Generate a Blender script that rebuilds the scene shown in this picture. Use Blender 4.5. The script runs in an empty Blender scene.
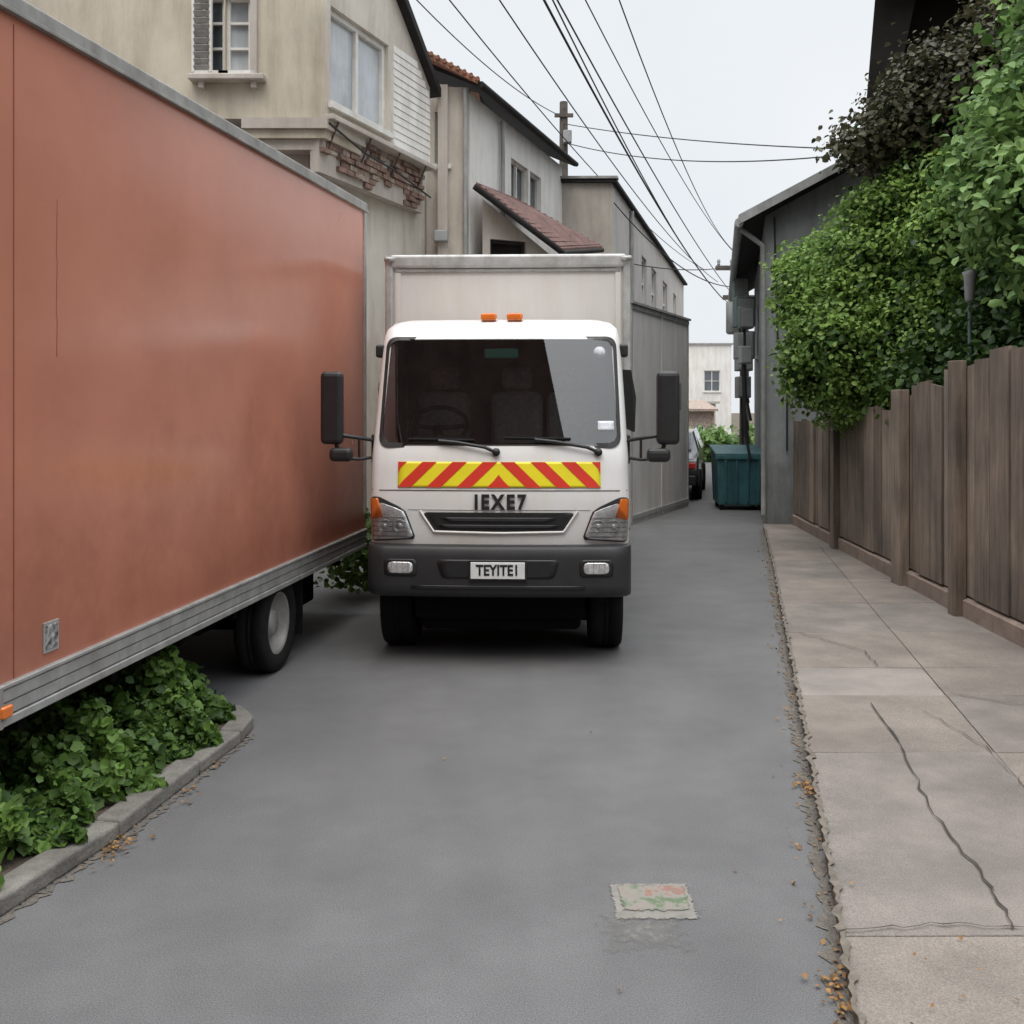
import bpy, bmesh, math, random
import numpy as np
from mathutils import Vector, Matrix
random.seed(7); RNG=np.random.default_rng(7)
scene=bpy.context.scene
COL=scene.collection

# ------------------------------------------------------------------ materials
def nodes_of(name):
    m=bpy.data.materials.new(name); m.use_nodes=True
    nt=m.node_tree; b=nt.nodes.get("Principled BSDF")
    return m,nt,b
def M(name,c1,c2=None,rough=.7,scale=4,bump=0,bscale=60,metal=0,streak=0,spec=.5,coat=0,speck=0,rvar=0,bdist=.01,blotch=0,sscale=170,base_dark=None,bl_scale=.55):
    m,nt,b=nodes_of(name); N=nt.nodes; L=nt.links
    c2=c2 or tuple(x*.8 for x in c1)
    tc=N.new("ShaderNodeTexCoord")
    n=N.new("ShaderNodeTexNoise"); n.inputs["Scale"].default_value=scale; n.inputs["Detail"].default_value=6; n.inputs["Roughness"].default_value=.6
    L.new(tc.outputs["Object"],n.inputs["Vector"])
    r=N.new("ShaderNodeValToRGB"); r.color_ramp.elements[0].position=.35; r.color_ramp.elements[1].position=.68
    r.color_ramp.elements[0].color=(*c2,1); r.color_ramp.elements[1].color=(*c1,1)
    L.new(n.outputs["Fac"],r.inputs["Fac"]); col=r.outputs["Color"]
    def mul(col,fac,p0,p1,ca,cb):
        sr=N.new("ShaderNodeValToRGB"); sr.color_ramp.elements[0].position=p0; sr.color_ramp.elements[1].position=p1
        sr.color_ramp.elements[0].color=(*ca,1); sr.color_ramp.elements[1].color=(*cb,1)
        L.new(fac,sr.inputs["Fac"])
        mx=N.new("ShaderNodeMix"); mx.data_type='RGBA'; mx.blend_type='MULTIPLY'; mx.inputs[0].default_value=1
        L.new(col,mx.inputs[6]); L.new(sr.outputs["Color"],mx.inputs[7]); return mx.outputs[2]
    if streak:
        mp=N.new("ShaderNodeMapping"); mp.inputs["Scale"].default_value=(3,3,.5)
        L.new(tc.outputs["Object"],mp.inputs["Vector"])
        s=N.new("ShaderNodeTexNoise"); s.inputs["Scale"].default_value=1.3; s.inputs["Detail"].default_value=7; s.inputs["Roughness"].default_value=.7; L.new(mp.outputs[0],s.inputs["Vector"])
        k=1-streak; col=mul(col,s.outputs["Fac"],.34,.56,(k,k*.97,k*.93),(1,1,1))
    if blotch:
        s=N.new("ShaderNodeTexNoise"); s.inputs["Scale"].default_value=bl_scale; s.inputs["Detail"].default_value=7; s.inputs["Roughness"].default_value=.7; L.new(tc.outputs["Object"],s.inputs["Vector"])
        k=1-blotch; col=mul(col,s.outputs["Fac"],.38,.62,(k,k,k),(1,1,1))
    if speck:
        s=N.new("ShaderNodeTexNoise"); s.inputs["Scale"].default_value=sscale; s.inputs["Detail"].default_value=3; L.new(tc.outputs["Object"],s.inputs["Vector"])
        col=mul(col,s.outputs["Fac"],.3,.72,(1-speck,)*3,(1+speck,)*3)
    if base_dark:
        z0,z1,amt=base_dark
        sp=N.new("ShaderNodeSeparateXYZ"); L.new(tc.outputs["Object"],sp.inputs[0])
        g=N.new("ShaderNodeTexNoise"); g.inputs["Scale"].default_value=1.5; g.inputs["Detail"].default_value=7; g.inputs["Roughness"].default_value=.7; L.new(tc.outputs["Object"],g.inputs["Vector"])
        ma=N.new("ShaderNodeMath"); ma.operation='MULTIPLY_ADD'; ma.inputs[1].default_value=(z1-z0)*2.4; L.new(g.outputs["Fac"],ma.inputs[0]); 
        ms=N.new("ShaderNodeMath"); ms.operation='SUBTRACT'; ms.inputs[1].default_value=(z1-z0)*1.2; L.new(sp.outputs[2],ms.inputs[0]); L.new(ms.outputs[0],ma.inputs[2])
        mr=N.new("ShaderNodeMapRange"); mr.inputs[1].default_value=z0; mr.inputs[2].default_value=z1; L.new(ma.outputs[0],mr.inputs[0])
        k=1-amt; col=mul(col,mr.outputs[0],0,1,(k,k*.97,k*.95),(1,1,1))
    L.new(col,b.inputs["Base Color"])
    b.inputs["Roughness"].default_value=rough; b.inputs["Metallic"].default_value=metal
    b.inputs["Specular IOR Level"].default_value=spec
    if coat: b.inputs["Coat Weight"].default_value=coat; b.inputs["Coat Roughness"].default_value=.06
    if rvar:
        mr=N.new("ShaderNodeMapRange"); mr.inputs[3].default_value=max(.02,rough-rvar); mr.inputs[4].default_value=rough+rvar
        L.new(n.outputs["Fac"],mr.inputs[0]); L.new(mr.outputs[0],b.inputs["Roughness"])
    if bump:
        n2=N.new("ShaderNodeTexNoise"); n2.inputs["Scale"].default_value=bscale; n2.inputs["Detail"].default_value=4; L.new(tc.outputs["Object"],n2.inputs["Vector"])
        bp=N.new("ShaderNodeBump"); bp.inputs["Strength"].default_value=bump; bp.inputs["Distance"].default_value=bdist
        L.new(n2.outputs["Fac"],bp.inputs["Height"]); L.new(bp.outputs[0],b.inputs["Normal"])
    return m
def leafmat(name,dark,light,trans=.3):
    m,nt,b=nodes_of(name); N=nt.nodes; L=nt.links
    a=N.new("ShaderNodeAttribute"); a.attribute_name="rnd"
    r=N.new("ShaderNodeValToRGB"); r.color_ramp.elements[0].color=(*dark,1); r.color_ramp.elements[1].color=(*light,1)
    L.new(a.outputs["Fac"],r.inputs["Fac"]); L.new(r.outputs["Color"],b.inputs["Base Color"]); b.inputs["Roughness"].default_value=.5
    b.inputs["Specular IOR Level"].default_value=.35
    t=N.new("ShaderNodeBsdfTranslucent"); L.new(r.outputs["Color"],t.inputs["Color"])
    mx=N.new("ShaderNodeMixShader"); mx.inputs[0].default_value=trans
    out=N.get("Material Output"); L.new(b.outputs[0],mx.inputs[1]); L.new(t.outputs[0],mx.inputs[2]); L.new(mx.outputs[0],out.inputs["Surface"])
    return m
def glassmat(name,tint,ior=1.5):
    m,nt,b=nodes_of(name); N=nt.nodes; L=nt.links
    tr=N.new("ShaderNodeBsdfTransparent"); tr.inputs[0].default_value=(*tint,1)
    g=N.new("ShaderNodeBsdfGlossy"); g.inputs["Roughness"].default_value=.015
    f=N.new("ShaderNodeFresnel"); f.inputs[0].default_value=ior
    mx=N.new("ShaderNodeMixShader"); L.new(f.outputs[0],mx.inputs[0]); L.new(tr.outputs[0],mx.inputs[1]); L.new(g.outputs[0],mx.inputs[2])
    L.new(mx.outputs[0],N.get("Material Output").inputs["Surface"]); return m
def stripemat(name,c1,c2,axis_scale,scale,rough=.7,bump=.4):
    m,nt,b=nodes_of(name); N=nt.nodes; L=nt.links
    tc=N.new("ShaderNodeTexCoord"); mp=N.new("ShaderNodeMapping"); mp.inputs["Scale"].default_value=axis_scale
    L.new(tc.outputs["Object"],mp.inputs["Vector"])
    n=N.new("ShaderNodeTexNoise"); n.inputs["Scale"].default_value=scale; n.inputs["Detail"].default_value=8; n.inputs["Roughness"].default_value=.7
    L.new(mp.outputs[0],n.inputs["Vector"])
    r=N.new("ShaderNodeValToRGB"); r.color_ramp.elements[0].position=.33; r.color_ramp.elements[1].position=.7
    r.color_ramp.elements[0].color=(*c2,1); r.color_ramp.elements[1].color=(*c1,1)
    L.new(n.outputs["Fac"],r.inputs["Fac"])
    n3=N.new("ShaderNodeTexNoise"); n3.inputs["Scale"].default_value=1.1; n3.inputs["Detail"].default_value=5; L.new(tc.outputs["Object"],n3.inputs["Vector"])
    r3=N.new("ShaderNodeValToRGB"); r3.color_ramp.elements[0].position=.35; r3.color_ramp.elements[1].position=.65; r3.color_ramp.elements[0].color=(.6,.6,.6,1); r3.color_ramp.elements[1].color=(1.2,1.16,1.12,1)
    L.new(n3.outputs["Fac"],r3.inputs["Fac"]); mx=N.new("ShaderNodeMix"); mx.data_type='RGBA'; mx.blend_type='MULTIPLY'; mx.inputs[0].default_value=1
    L.new(r.outputs["Color"],mx.inputs[6]); L.new(r3.outputs["Color"],mx.inputs[7]); L.new(mx.outputs[2],b.inputs["Base Color"])
    bp=N.new("ShaderNodeBump"); bp.inputs["Strength"].default_value=bump; bp.inputs["Distance"].default_value=.01
    L.new(n.outputs["Fac"],bp.inputs["Height"]); L.new(bp.outputs[0],b.inputs["Normal"]); b.inputs["Roughness"].default_value=rough
    return m

ASPH=M("asphalt",(.150,.149,.150),(.126,.125,.127),rough=.8,scale=2.3,bump=.22,bscale=300,speck=.36,bdist=.003,spec=.35,blotch=.15,sscale=190)
DIRT=M("soil",(.12,.09,.065),(.06,.045,.033),rough=.95,scale=9,bump=.8,bscale=40,bdist=.02)
GRIT=M("gutter_grit",(.165,.145,.12),(.10,.09,.08),rough=.95,scale=30,bump=.8,bscale=90,speck=.3)
CONC=M("concrete_slab",(.27,.235,.205),(.20,.175,.153),rough=.85,scale=2.2,bump=.4,bscale=80,speck=.28,spec=.3,blotch=.26,bl_scale=.9)
CONC1=M("concrete_slab_grey",(.25,.222,.198),(.185,.167,.15),rough=.85,scale=3,bump=.4,bscale=80,speck=.28,spec=.3,blotch=.26,bl_scale=.9)
CONC2=M("concrete_patch",(.30,.27,.24),(.23,.205,.185),rough=.85,scale=3,bump=.35,bscale=80,speck=.25,blotch=.24)
KERB=M("kerb_concrete",(.25,.235,.21),(.145,.135,.12),rough=.9,scale=6,bump=.6,bscale=50,speck=.2,blotch=.2)
CRACK=M("crack",(.06,.05,.042),(.04,.034,.028),rough=1)
ORANGE=M("orange_panel",(.54,.215,.142),(.49,.188,.122),rough=.24,scale=.9,spec=.5,rvar=.07,bump=.08,bscale=1.5,bdist=.03,blotch=.13,base_dark=(.6,1.7,.30))  # panel colour darkens towards the bottom, edge broken up by noise
ALU=M("aluminium",(.52,.52,.51),(.36,.36,.35),rough=.45,scale=8,metal=.45,streak=.15)
ALUD=M("aluminium_dull",(.36,.35,.335),(.24,.235,.225),rough=.6,scale=8,metal=.2,streak=.2)
BLACK=M("black_plastic",(.018,.018,.019),(.012,.012,.012),rough=.45,scale=20,bump=.05)
DGREY=M("dark_grey_plastic",(.030,.030,.033),(.021,.021,.023),rough=.5,scale=6,bump=.1,bscale=200,streak=.1)
RUB=M("rubber",(.014,.014,.014),(.009,.009,.009),rough=.9,scale=12,bump=.3,bscale=60,spec=.25)
UNDER=M("underbody",(.010,.009,.009),(.006,.006,.006),rough=.95,spec=.1)
WPAINT=M("white_paint",(.72,.715,.705),(.67,.67,.66),rough=.28,scale=2,coat=.5,streak=.05,base_dark=(.75,1.15,.14))
BOXW=M("box_panel_white",(.58,.56,.53),(.53,.51,.485),rough=.5,scale=1.2,streak=.07)
REDP=M("red_tape",(.66,.04,.025),(.58,.035,.02),rough=.4)
YELP=M("yellow_tape",(.80,.70,.02),(.74,.64,.02),rough=.4)
AMBER=M("amber_lens",(.75,.19,.02),(.65,.14,.02),rough=.15,coat=.6)
CHROME=M("reflector_chrome",(.85,.85,.85),(.55,.55,.56),rough=.28,metal=.55,scale=22,bump=.5,bscale=38,bdist=.012)
LENS=glassmat("clear_lens",(.95,.96,.97),1.35)
WGLASS=glassmat("windscreen_glass",(.90,.93,.92),2.3)
SEAT=M("seat_fabric",(.32,.31,.31),(.22,.21,.215),rough=.9,scale=30)
DASH=M("dashboard",(.22,.22,.22),(.16,.16,.16),rough=.7)
INTER=M("cab_lining",(.12,.105,.10),(.08,.07,.068),rough=.9)
TEAL=M("green_sticker",(.16,.70,.52),(.12,.6,.46),rough=.4)
STICK=M("paper_sticker",(.7,.72,.75),(.5,.55,.6),rough=.6,scale=40)
STUC=M("stucco_beige",(.58,.52,.42),(.49,.44,.355),rough=.9,scale=1.2,bump=.3,bscale=70,streak=.22,blotch=.14)
STUC2=M("stucco_pale",(.66,.61,.54),(.56,.515,.455),rough=.9,scale=1.2,bump=.3,bscale=70,streak=.22,blotch=.14)
STUC3=M("render_grey_beige",(.50,.455,.41),(.42,.385,.345),rough=.9,scale=.9,bump=.25,bscale=60,streak=.18,blotch=.14)
GREYW=M("render_grey",(.57,.545,.515),(.49,.47,.445),rough=.9,scale=.9,bump=.25,bscale=60,streak=.16,blotch=.1)
GREYW2=M("cladding_grey",(.60,.58,.56),(.53,.515,.50),rough=.7,scale=.9,streak=.16)
BLUEG=M("painted_wall_bluegrey",(.33,.355,.36),(.26,.28,.285),rough=.9,scale=1.2,bump=.25,bscale=60,streak=.28,blotch=.2,base_dark=(0,1.6,.3))  # dirt towards the wall base
OFFW=M("offwhite_wall",(.76,.745,.72),(.68,.665,.64),rough=.85,scale=1.5,bump=.2,streak=.16)
DARKW=M("dark_timber_wall",(.02,.018,.017),(.012,.011,.01),rough=.95,scale=2,spec=.1)
TRIM=M("white_trim",(.72,.71,.68),(.60,.59,.56),rough=.6,scale=6,streak=.15)
DTRIM=M("dark_trim",(.035,.032,.031),(.022,.02,.02),rough=.8,scale=6,spec=.2)
TERRA=M("terracotta_tile",(.34,.15,.09),(.19,.09,.06),rough=.85,scale=9,bump=.6,bscale=25,bdist=.03)
RUSTR=M("red_brown_roof",(.20,.10,.083),(.12,.065,.057),rough=.8,scale=5,streak=.3,speck=.3,sscale=20)
WINGL=M("window_glass",(.10,.12,.14),(.05,.06,.07),rough=.06,scale=.8,spec=.9)
WINLT=M("window_glass_curtained",(.52,.55,.58),(.32,.35,.38),rough=.1,scale=1.3,spec=.8,streak=.2)
BRICK=M("old_brick",(.27,.17,.13),(.15,.10,.085),rough=.95,scale=7,bump=.5,speck=.35,sscale=25)
BRICKP=M("old_brick_pale",(.38,.30,.25),(.22,.17,.14),rough=.95,scale=7,bump=.5,speck=.35,sscale=25)
SIDING=M("white_siding",(.76,.745,.72),(.66,.65,.625),rough=.8,scale=3,streak=.18)
FENCE=stripemat("weathered_timber",(.225,.175,.140),(.092,.072,.058),(8,8,.8),2.0,.85,.7)
FENCE2=stripemat("weathered_timber_pale",(.33,.265,.215),(.155,.122,.098),(8,8,.8),2.0,.85,.7)
PLINTH=M("plinth",(.28,.21,.17),(.18,.135,.11),rough=.9,scale=5,bump=.4)
BARK=stripemat("bark",(.10,.075,.055),(.04,.03,.025),(8,8,1.5),3,.95,.8)
GREENM=M("teal_painted_steel",(.04,.14,.155),(.028,.095,.11),rough=.5,scale=4,streak=.4)
WIRE=M("cable",(.02,.02,.022),(.015,.015,.015),rough=.6)
POLE=M("pole_timber",(.14,.12,.10),(.08,.07,.06),rough=.9,streak=.3)
METER=M("utility_grey",(.36,.37,.37),(.26,.27,.27),rough=.6,streak=.25)
METER2=M("utility_green_grey",(.16,.21,.20),(.11,.15,.14),rough=.6,streak=.25)
CARP=M("car_paint_dark",(.03,.032,.036),(.025,.027,.03),rough=.25,coat=.7)

# ------------------------------------------------------------------ geometry helpers
def link(o,parent=None):
    COL.objects.link(o)
    if parent: o.parent=parent
    return o
def empty(name,loc=(0,0,0),rz=0):
    o=bpy.data.objects.new(name,None); o.location=loc; o.rotation_euler=(0,0,rz); o.empty_display_size=.3
    return link(o)
def mesh(name,verts,faces,mat,parent=None,smooth=False,bevel=0,mats=None,fm=None):
    me=bpy.data.meshes.new(name); me.from_pydata([tuple(v) for v in verts],[],[tuple(f) for f in faces])
    for mm in (mats or [mat]): me.materials.append(mm)
    if fm: 
        for p,i in zip(me.polygons,fm): p.material_index=i
    if smooth:
        for p in me.polygons: p.use_smooth=True
    me.update(); o=bpy.data.objects.new(name,me); link(o,parent)
    if bevel:
        b=o.modifiers.new("b","BEVEL"); b.width=bevel; b.segments=3; b.limit_method='ANGLE'
    return o
CUBEF=[(0,3,2,1),(4,5,6,7),(0,1,5,4),(1,2,6,5),(2,3,7,6),(3,0,4,7)]
def hexa(name,b4,t4,mat,parent=None,bevel=0):
    return mesh(name,list(b4)+list(t4),CUBEF,mat,parent,bevel=bevel)
def box(name,c,s,mat,parent=None,bevel=0,rz=0,rx=0,ry=0):
    x,y,z=[k/2 for k in s]
    vs=[(-x,-y,-z),(x,-y,-z),(x,y,-z),(-x,y,-z),(-x,-y,z),(x,-y,z),(x,y,z),(-x,y,z)]
    R=Matrix.Rotation(rz,3,'Z')@Matrix.Rotation(ry,3,'Y')@Matrix.Rotation(rx,3,'X')
    vs=[R@Vector(v)+Vector(c) for v in vs]
    return mesh(name,vs,CUBEF,mat,parent,bevel=bevel)
def prism(name,poly,z0,z1,mat,parent=None,bevel=0):
    n=len(poly); vs=[(x,y,z0) for x,y in poly]+[(x,y,z1) for x,y in poly]
    fs=[tuple(range(n-1,-1,-1)),tuple(range(n,2*n))]+[(i,(i+1)%n,(i+1)%n+n,i+n) for i in range(n)]
    return mesh(name,vs,fs,mat,parent,bevel=bevel)
def tube(name,pts,r,mat,parent=None,radii=None,res=3):
    cu=bpy.data.curves.new(name,'CURVE'); cu.dimensions='3D'; cu.bevel_depth=r; cu.bevel_resolution=res; cu.use_fill_caps=True
    s=cu.splines.new('POLY'); s.points.add(len(pts)-1)
    for i,p in enumerate(pts):
        s.points[i].co=(*p,1)
        if radii: s.points[i].radius=radii[i]
    cu.materials.append(mat); return link(bpy.data.objects.new(name,cu),parent)
def lathe(name,prof,c,mat,parent=None,axis='X',n=40,mats=None,seg=None,smooth=True):
    vs=[];fs=[];fm=[]
    for i in range(n):
        a=2*math.pi*i/n
        for (r,h) in prof:
            if axis=='X': vs.append((c[0]+h,c[1]+r*math.cos(a),c[2]+r*math.sin(a)))
            elif axis=='Y': vs.append((c[0]+r*math.cos(a),c[1]+h,c[2]+r*math.sin(a)))
            else: vs.append((c[0]+r*math.cos(a),c[1]+r*math.sin(a),c[2]+h))
    k=len(prof)
    for i in range(n):
        j=(i+1)%n
        for q in range(k-1):
            fs.append((i*k+q,j*k+q,j*k+q+1,i*k+q+1)); fm.append(seg[q] if seg else 0)
    return mesh(name,vs,fs,mat,parent,smooth=smooth,mats=mats,fm=fm if seg else None)
def wheel(name,c,r,w,side,parent,rimmat,rot=0):
    s=side
    prof=[(r*.6,-s*w*.45),(r*.8,-s*w*.5),(r*.95,-s*w*.48),(r,-s*w*.38),(r,-s*w*.1),(r*.985,-s*w*.09),(r*.985,-s*w*.05),(r,-s*w*.04),(r,s*w*.04),(r*.985,s*w*.05),(r*.985,s*w*.09),(r,s*w*.1),(r,s*w*.38),(r*.95,s*w*.48),(r*.8,s*w*.5),(r*.66,s*w*.46),(r*.64,s*w*.42),
          (r*.60,s*w*.44),(r*.57,s*w*.36),(r*.47,s*w*.05),(r*.3,s*w*.0),(r*.27,s*w*.25),(r*.2,s*w*.32),(r*.01,s*w*.33)]
    seg=[0]*16+[1]*7
    o=lathe(name,prof,(0,0,0),RUB,parent,'X',44,mats=[RUB,rimmat],seg=seg); o.location=c; o.rotation_euler=(0,0,rot)
    return o
def arr(a): return np.array(a,float)

def wall(name,p0,p1,z0,z1,mat,parent,openings=(),depth=.12,frame=TRIM,glass=WINGL,top=None,fw=.05,fd=.05):
    """wall seen from the right-hand side of p0->p1, with real window reveals"""
    p0=arr(p0);p1=arr(p1);L=np.linalg.norm(p1-p0);d=(p1-p0)/L;n=arr([d[1],-d[0]])
    top=top or (lambda u:z1)
    us=sorted(set([0,L]+[o[0] for o in openings]+[o[1] for o in openings]))
    vs_=sorted(set([z0]+[o[2] for o in openings]+[o[3] for o in openings]))
    V=[];F=[]
    def P(u,z,k=0): q=p0+d*u-n*k; return (q[0],q[1],z)
    rows=len(vs_)+1
    for u in us:
        for v in vs_: V.append(P(u,min(v,top(u))))
        V.append(P(u,top(u)))
    for i in range(len(us)-1):
        for j in range(rows-1):
            uc=(us[i]+us[i+1])/2; vc=(vs_[j]+(vs_[j+1] if j+1<len(vs_) else 1e3))/2
            if any(o[0]<uc<o[1] and o[2]<vc<o[3] for o in openings): continue
            F.append((i*rows+j,(i+1)*rows+j,(i+1)*rows+j+1,i*rows+j+1))
    for o in openings:
        b=len(V); u0,u1,a,c=o[:4]
        V+= [P(u0,a),P(u1,a),P(u1,c),P(u0,c),P(u0,a,depth),P(u1,a,depth),P(u1,c,depth),P(u0,c,depth)]
        F+= [(b,b+1,b+5,b+4),(b+1,b+2,b+6,b+5),(b+2,b+3,b+7,b+6),(b+3,b,b+4,b+7)]
    mesh(name,V,F,mat,parent)
    for k,o in enumerate(openings):
        u0,u1,a,c=o[:4]; nx=o[4] if len(o)>4 else 2; ny=o[5] if len(o)>5 else 1
        g=o[6] if len(o)>6 else glass
        mesh(f"{name}_pane_{k+1}",[P(u0,a,depth-.01),P(u1,a,depth-.01),P(u1,c,depth-.01),P(u0,c,depth-.01)],[(0,1,2,3)],g,parent)
        FV=[];FF=[]
        def bar(ua,ub,za,zb,k0=depth-.015-fd,k1=depth-.012):
            bb=len(FV)
            FV.extend([P(ua,za,k0),P(ub,za,k0),P(ub,za,k1),P(ua,za,k1),P(ua,zb,k0),P(ub,zb,k0),P(ub,zb,k1),P(ua,zb,k1)])
            FF.extend([tuple(x+bb for x in f) for f in CUBEF])
        bar(u0+.002,u0+fw,a+.002,c-.002); bar(u1-fw,u1-.002,a+.002,c-.002); bar(u0+fw,u1-fw,a+.002,a+fw); bar(u0+fw,u1-fw,c-fw,c-.002)
        for i in range(1,nx):
            um=u0+(u1-u0)*i/nx; bar(um-fw*.45,um+fw*.45,a+fw,c-fw,depth-.012-fd,depth-.013)
        for i in range(1,ny):
            zm=a+(c-a)*i/ny; bar(u0+fw,u1-fw,zm-fw*.35,zm+fw*.35,depth-.009-fd,depth-.014)
        mesh(f"{name}_frame_{k+1}",FV,FF,frame,parent)
        bb=[P(u0-.06,a-.07,-.06),P(u1+.06,a-.07,-.06),P(u1+.06,a-.07,.0-.001),P(u0-.06,a-.07,-.001)]
        tt=[(x,y,a-.003) for x,y,z in bb]
        hexa(f"{name}_sill_{k+1}",bb,tt,frame,parent)

def leafmesh(name,P,nrm,size,mat,parent=None,wr=.55,rnd=None,fold=.12):
    N=len(P); P=np.asarray(P); nrm=nrm/np.linalg.norm(nrm,axis=1)[:,None]
    t=RNG.normal(size=(N,3)); d=t-(t*nrm).sum(1)[:,None]*nrm; d/=np.linalg.norm(d,axis=1)[:,None]
    w=np.cross(nrm,d); size=np.asarray(size)[:,None]
    tpl=[(0,0,0),(.30,.42*1,1),(.68,.36,1),(1.0,0,-.5),(.68,-.36,1),(.30,-.42,1)]
    V=np.stack([P+d*size*(a-.5)+w*size*b*wr*1.6+nrm*size*c*fold for a,b,c in tpl],1).reshape(-1,3)
    base=np.arange(N)[:,None]*6
    F=np.concatenate([base+[0,1,2,3],base+[0,3,4,5]],1).reshape(-1)
    me=bpy.data.meshes.new(name); me.vertices.add(N*6); me.vertices.foreach_set("co",V.astype(np.float32).ravel())
    me.loops.add(N*8); me.loops.foreach_set("vertex_index",F.astype(np.int32))
    me.polygons.add(N*2); me.polygons.foreach_set("loop_start",(np.arange(N*2)*4).astype(np.int32)); me.polygons.foreach_set("loop_total",np.full(N*2,4,np.int32))
    me.update(calc_edges=True)
    if rnd is None: rnd=RNG.random(N)
    at=me.attributes.new("rnd",'FLOAT','POINT'); at.data.foreach_set("value",np.repeat(rnd,6).astype(np.float32))
    me.materials.append(mat); return link(bpy.data.objects.new(name,me),parent)
def crown(name,blobs,twigs,per,size,mat,parent=None,spread=.12,hang=.0,shell=.62,wr=.55):
    B=arr(blobs); vol=(B[:,3]*B[:,4]*B[:,5])**(2/3); idx=RNG.choice(len(B),twigs,p=vol/vol.sum())
    u=RNG.normal(size=(twigs,3)); u/=np.linalg.norm(u,axis=1)[:,None]
    r=shell+(1.15-shell)*RNG.random(twigs)**.7
    C=B[idx,:3]+u*B[idx,3:]*r[:,None]
    tr=RNG.random(twigs)
    o=RNG.normal(size=(twigs,per,3))*spread; o[:,:,2]*=.7; o[:,:,2]-=np.abs(o[:,:,0])*hang
    P=(C[:,None,:]+o).reshape(-1,3)
    nr=(u[:,None,:]*.6+RNG.normal(size=(twigs,per,3))*.55+arr([0,0,.55])).reshape(-1,3)
    sz=size*(.6+.7*RNG.random(len(P)))
    rn=np.clip(np.repeat(tr,per)*.65+RNG.random(len(P))*.45-.05,0,1)
    return leafmesh(name,P,nr,sz,mat,parent,rnd=rn,wr=wr)

# ------------------------------------------------------------------ world, sun, camera
w=bpy.data.worlds.new("World"); scene.world=w; w.use_nodes=True
nt=w.node_tree; bg=nt.nodes["Background"]; sky=nt.nodes.new("ShaderNodeTexSky"); sky.sky_type='NISHITA'; sky.sun_disc=False
SE,SA=math.radians(64),math.radians(190)
sky.sun_elevation=SE; sky.sun_rotation=SA; sky.air_density=1; sky.dust_density=4
hs=nt.nodes.new("ShaderNodeHueSaturation"); hs.inputs["Saturation"].default_value=.3
mx=nt.nodes.new("ShaderNodeMix"); mx.data_type='RGBA'; mx.inputs[0].default_value=.88
nt.links.new(sky.outputs[0],hs.inputs["Color"]); nt.links.new(hs.outputs[0],mx.inputs[6])
tc=nt.nodes.new("ShaderNodeTexCoord"); nz=nt.nodes.new("ShaderNodeTexNoise"); nz.inputs["Scale"].default_value=2.2; nz.inputs["Detail"].default_value=4
cr=nt.nodes.new("ShaderNodeValToRGB"); cr.color_ramp.elements[0].position=.3; cr.color_ramp.elements[1].position=.7
cr.color_ramp.elements[0].color=(8.6,9.1,9.6,1); cr.color_ramp.elements[1].color=(9.8,10.1,10.4,1)
nt.links.new(tc.outputs["Generated"],nz.inputs["Vector"]); nt.links.new(nz.outputs["Fac"],cr.inputs["Fac"]); nt.links.new(cr.outputs["Color"],mx.inputs[7])
sep=nt.nodes.new("ShaderNodeSeparateXYZ"); nt.links.new(tc.outputs["Generated"],sep.inputs[0])
mr=nt.nodes.new("ShaderNodeMapRange"); mr.inputs[1].default_value=.40; mr.inputs[2].default_value=1.0; mr.inputs[3].default_value=1.0; mr.inputs[4].default_value=3.5
nt.links.new(sep.outputs[2],mr.inputs[0])
vm=nt.nodes.new("ShaderNodeVectorMath"); vm.operation='SCALE'; nt.links.new(mx.outputs[2],vm.inputs[0]); nt.links.new(mr.outputs[0],vm.inputs[3])
nt.links.new(vm.outputs[0],bg.inputs["Color"]); bg.inputs["Strength"].default_value=.1
sd=bpy.data.lights.new("sun","SUN"); sd.energy=1.5; sd.angle=math.radians(40); sd.color=(1,.93,.84)
so=link(bpy.data.objects.new("sun",sd)); 
dirv=Vector((math.sin(SA)*math.cos(SE),math.cos(SA)*math.cos(SE),math.sin(SE)))
so.rotation_euler=dirv.to_track_quat('Z','Y').to_euler(); so.location=(0,0,20)
cam=bpy.data.cameras.new("camera"); cam.lens=35.16; cam.sensor_width=36; cam.shift_y=-.0996; cam.clip_end=2000
co=link(bpy.data.objects.new("camera",cam)); co.location=(0,0,1.85); co.rotation_euler=(math.pi/2,0,0); scene.camera=co
scene.view_settings.view_transform='Standard'; scene.view_settings.look='None'; scene.view_settings.exposure=0

# ------------------------------------------------------------------ ground, road, pavement
mesh("ground",[(-400,-400,-.004),(400,-400,-.004),(400,600,-.004),(-400,600,-.004)],[(0,1,2,3)],DIRT)
KR=[(-8,-1.6),(0,.31),(3.01,1.02),(6.38,1.81),(12.3,3.18),(15.4,3.86),(30,7.1),(60,13.5)]
def kx(y): return float(np.interp(y,[k[0] for k in KR],[k[1] for k in KR]))
FN=[(-6,3.0),(7.55,3.87),(10.3,4.04),(14.45,4.33),(15.8,4.42)]
def fx(y): return float(np.interp(y,[k[0] for k in FN],[k[1] for k in FN]))
ys=[-8,0,3.01,6.38,12.3,15.4,30,60]
mesh("road",[(-14,y,0) for y in ys]+[(kx(y)+.03,y,0) for y in ys],[(i,i+8,i+9,i+1) for i in range(7)],ASPH)
pav=empty("pavement")
yy=[-6,0,3,6.4,9,12.3,15.7]
prism("bedding",[(kx(y)+.01,y) for y in yy]+[(fx(y),y) for y in yy[::-1]],-.002,.045,DIRT,pav)
cuts=[-2.2,-.6,.9,2.2,3.40,5.22,6.27,6.95,8.05,9.3,10.6,11.9,13.2,14.5,15.7]
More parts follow.
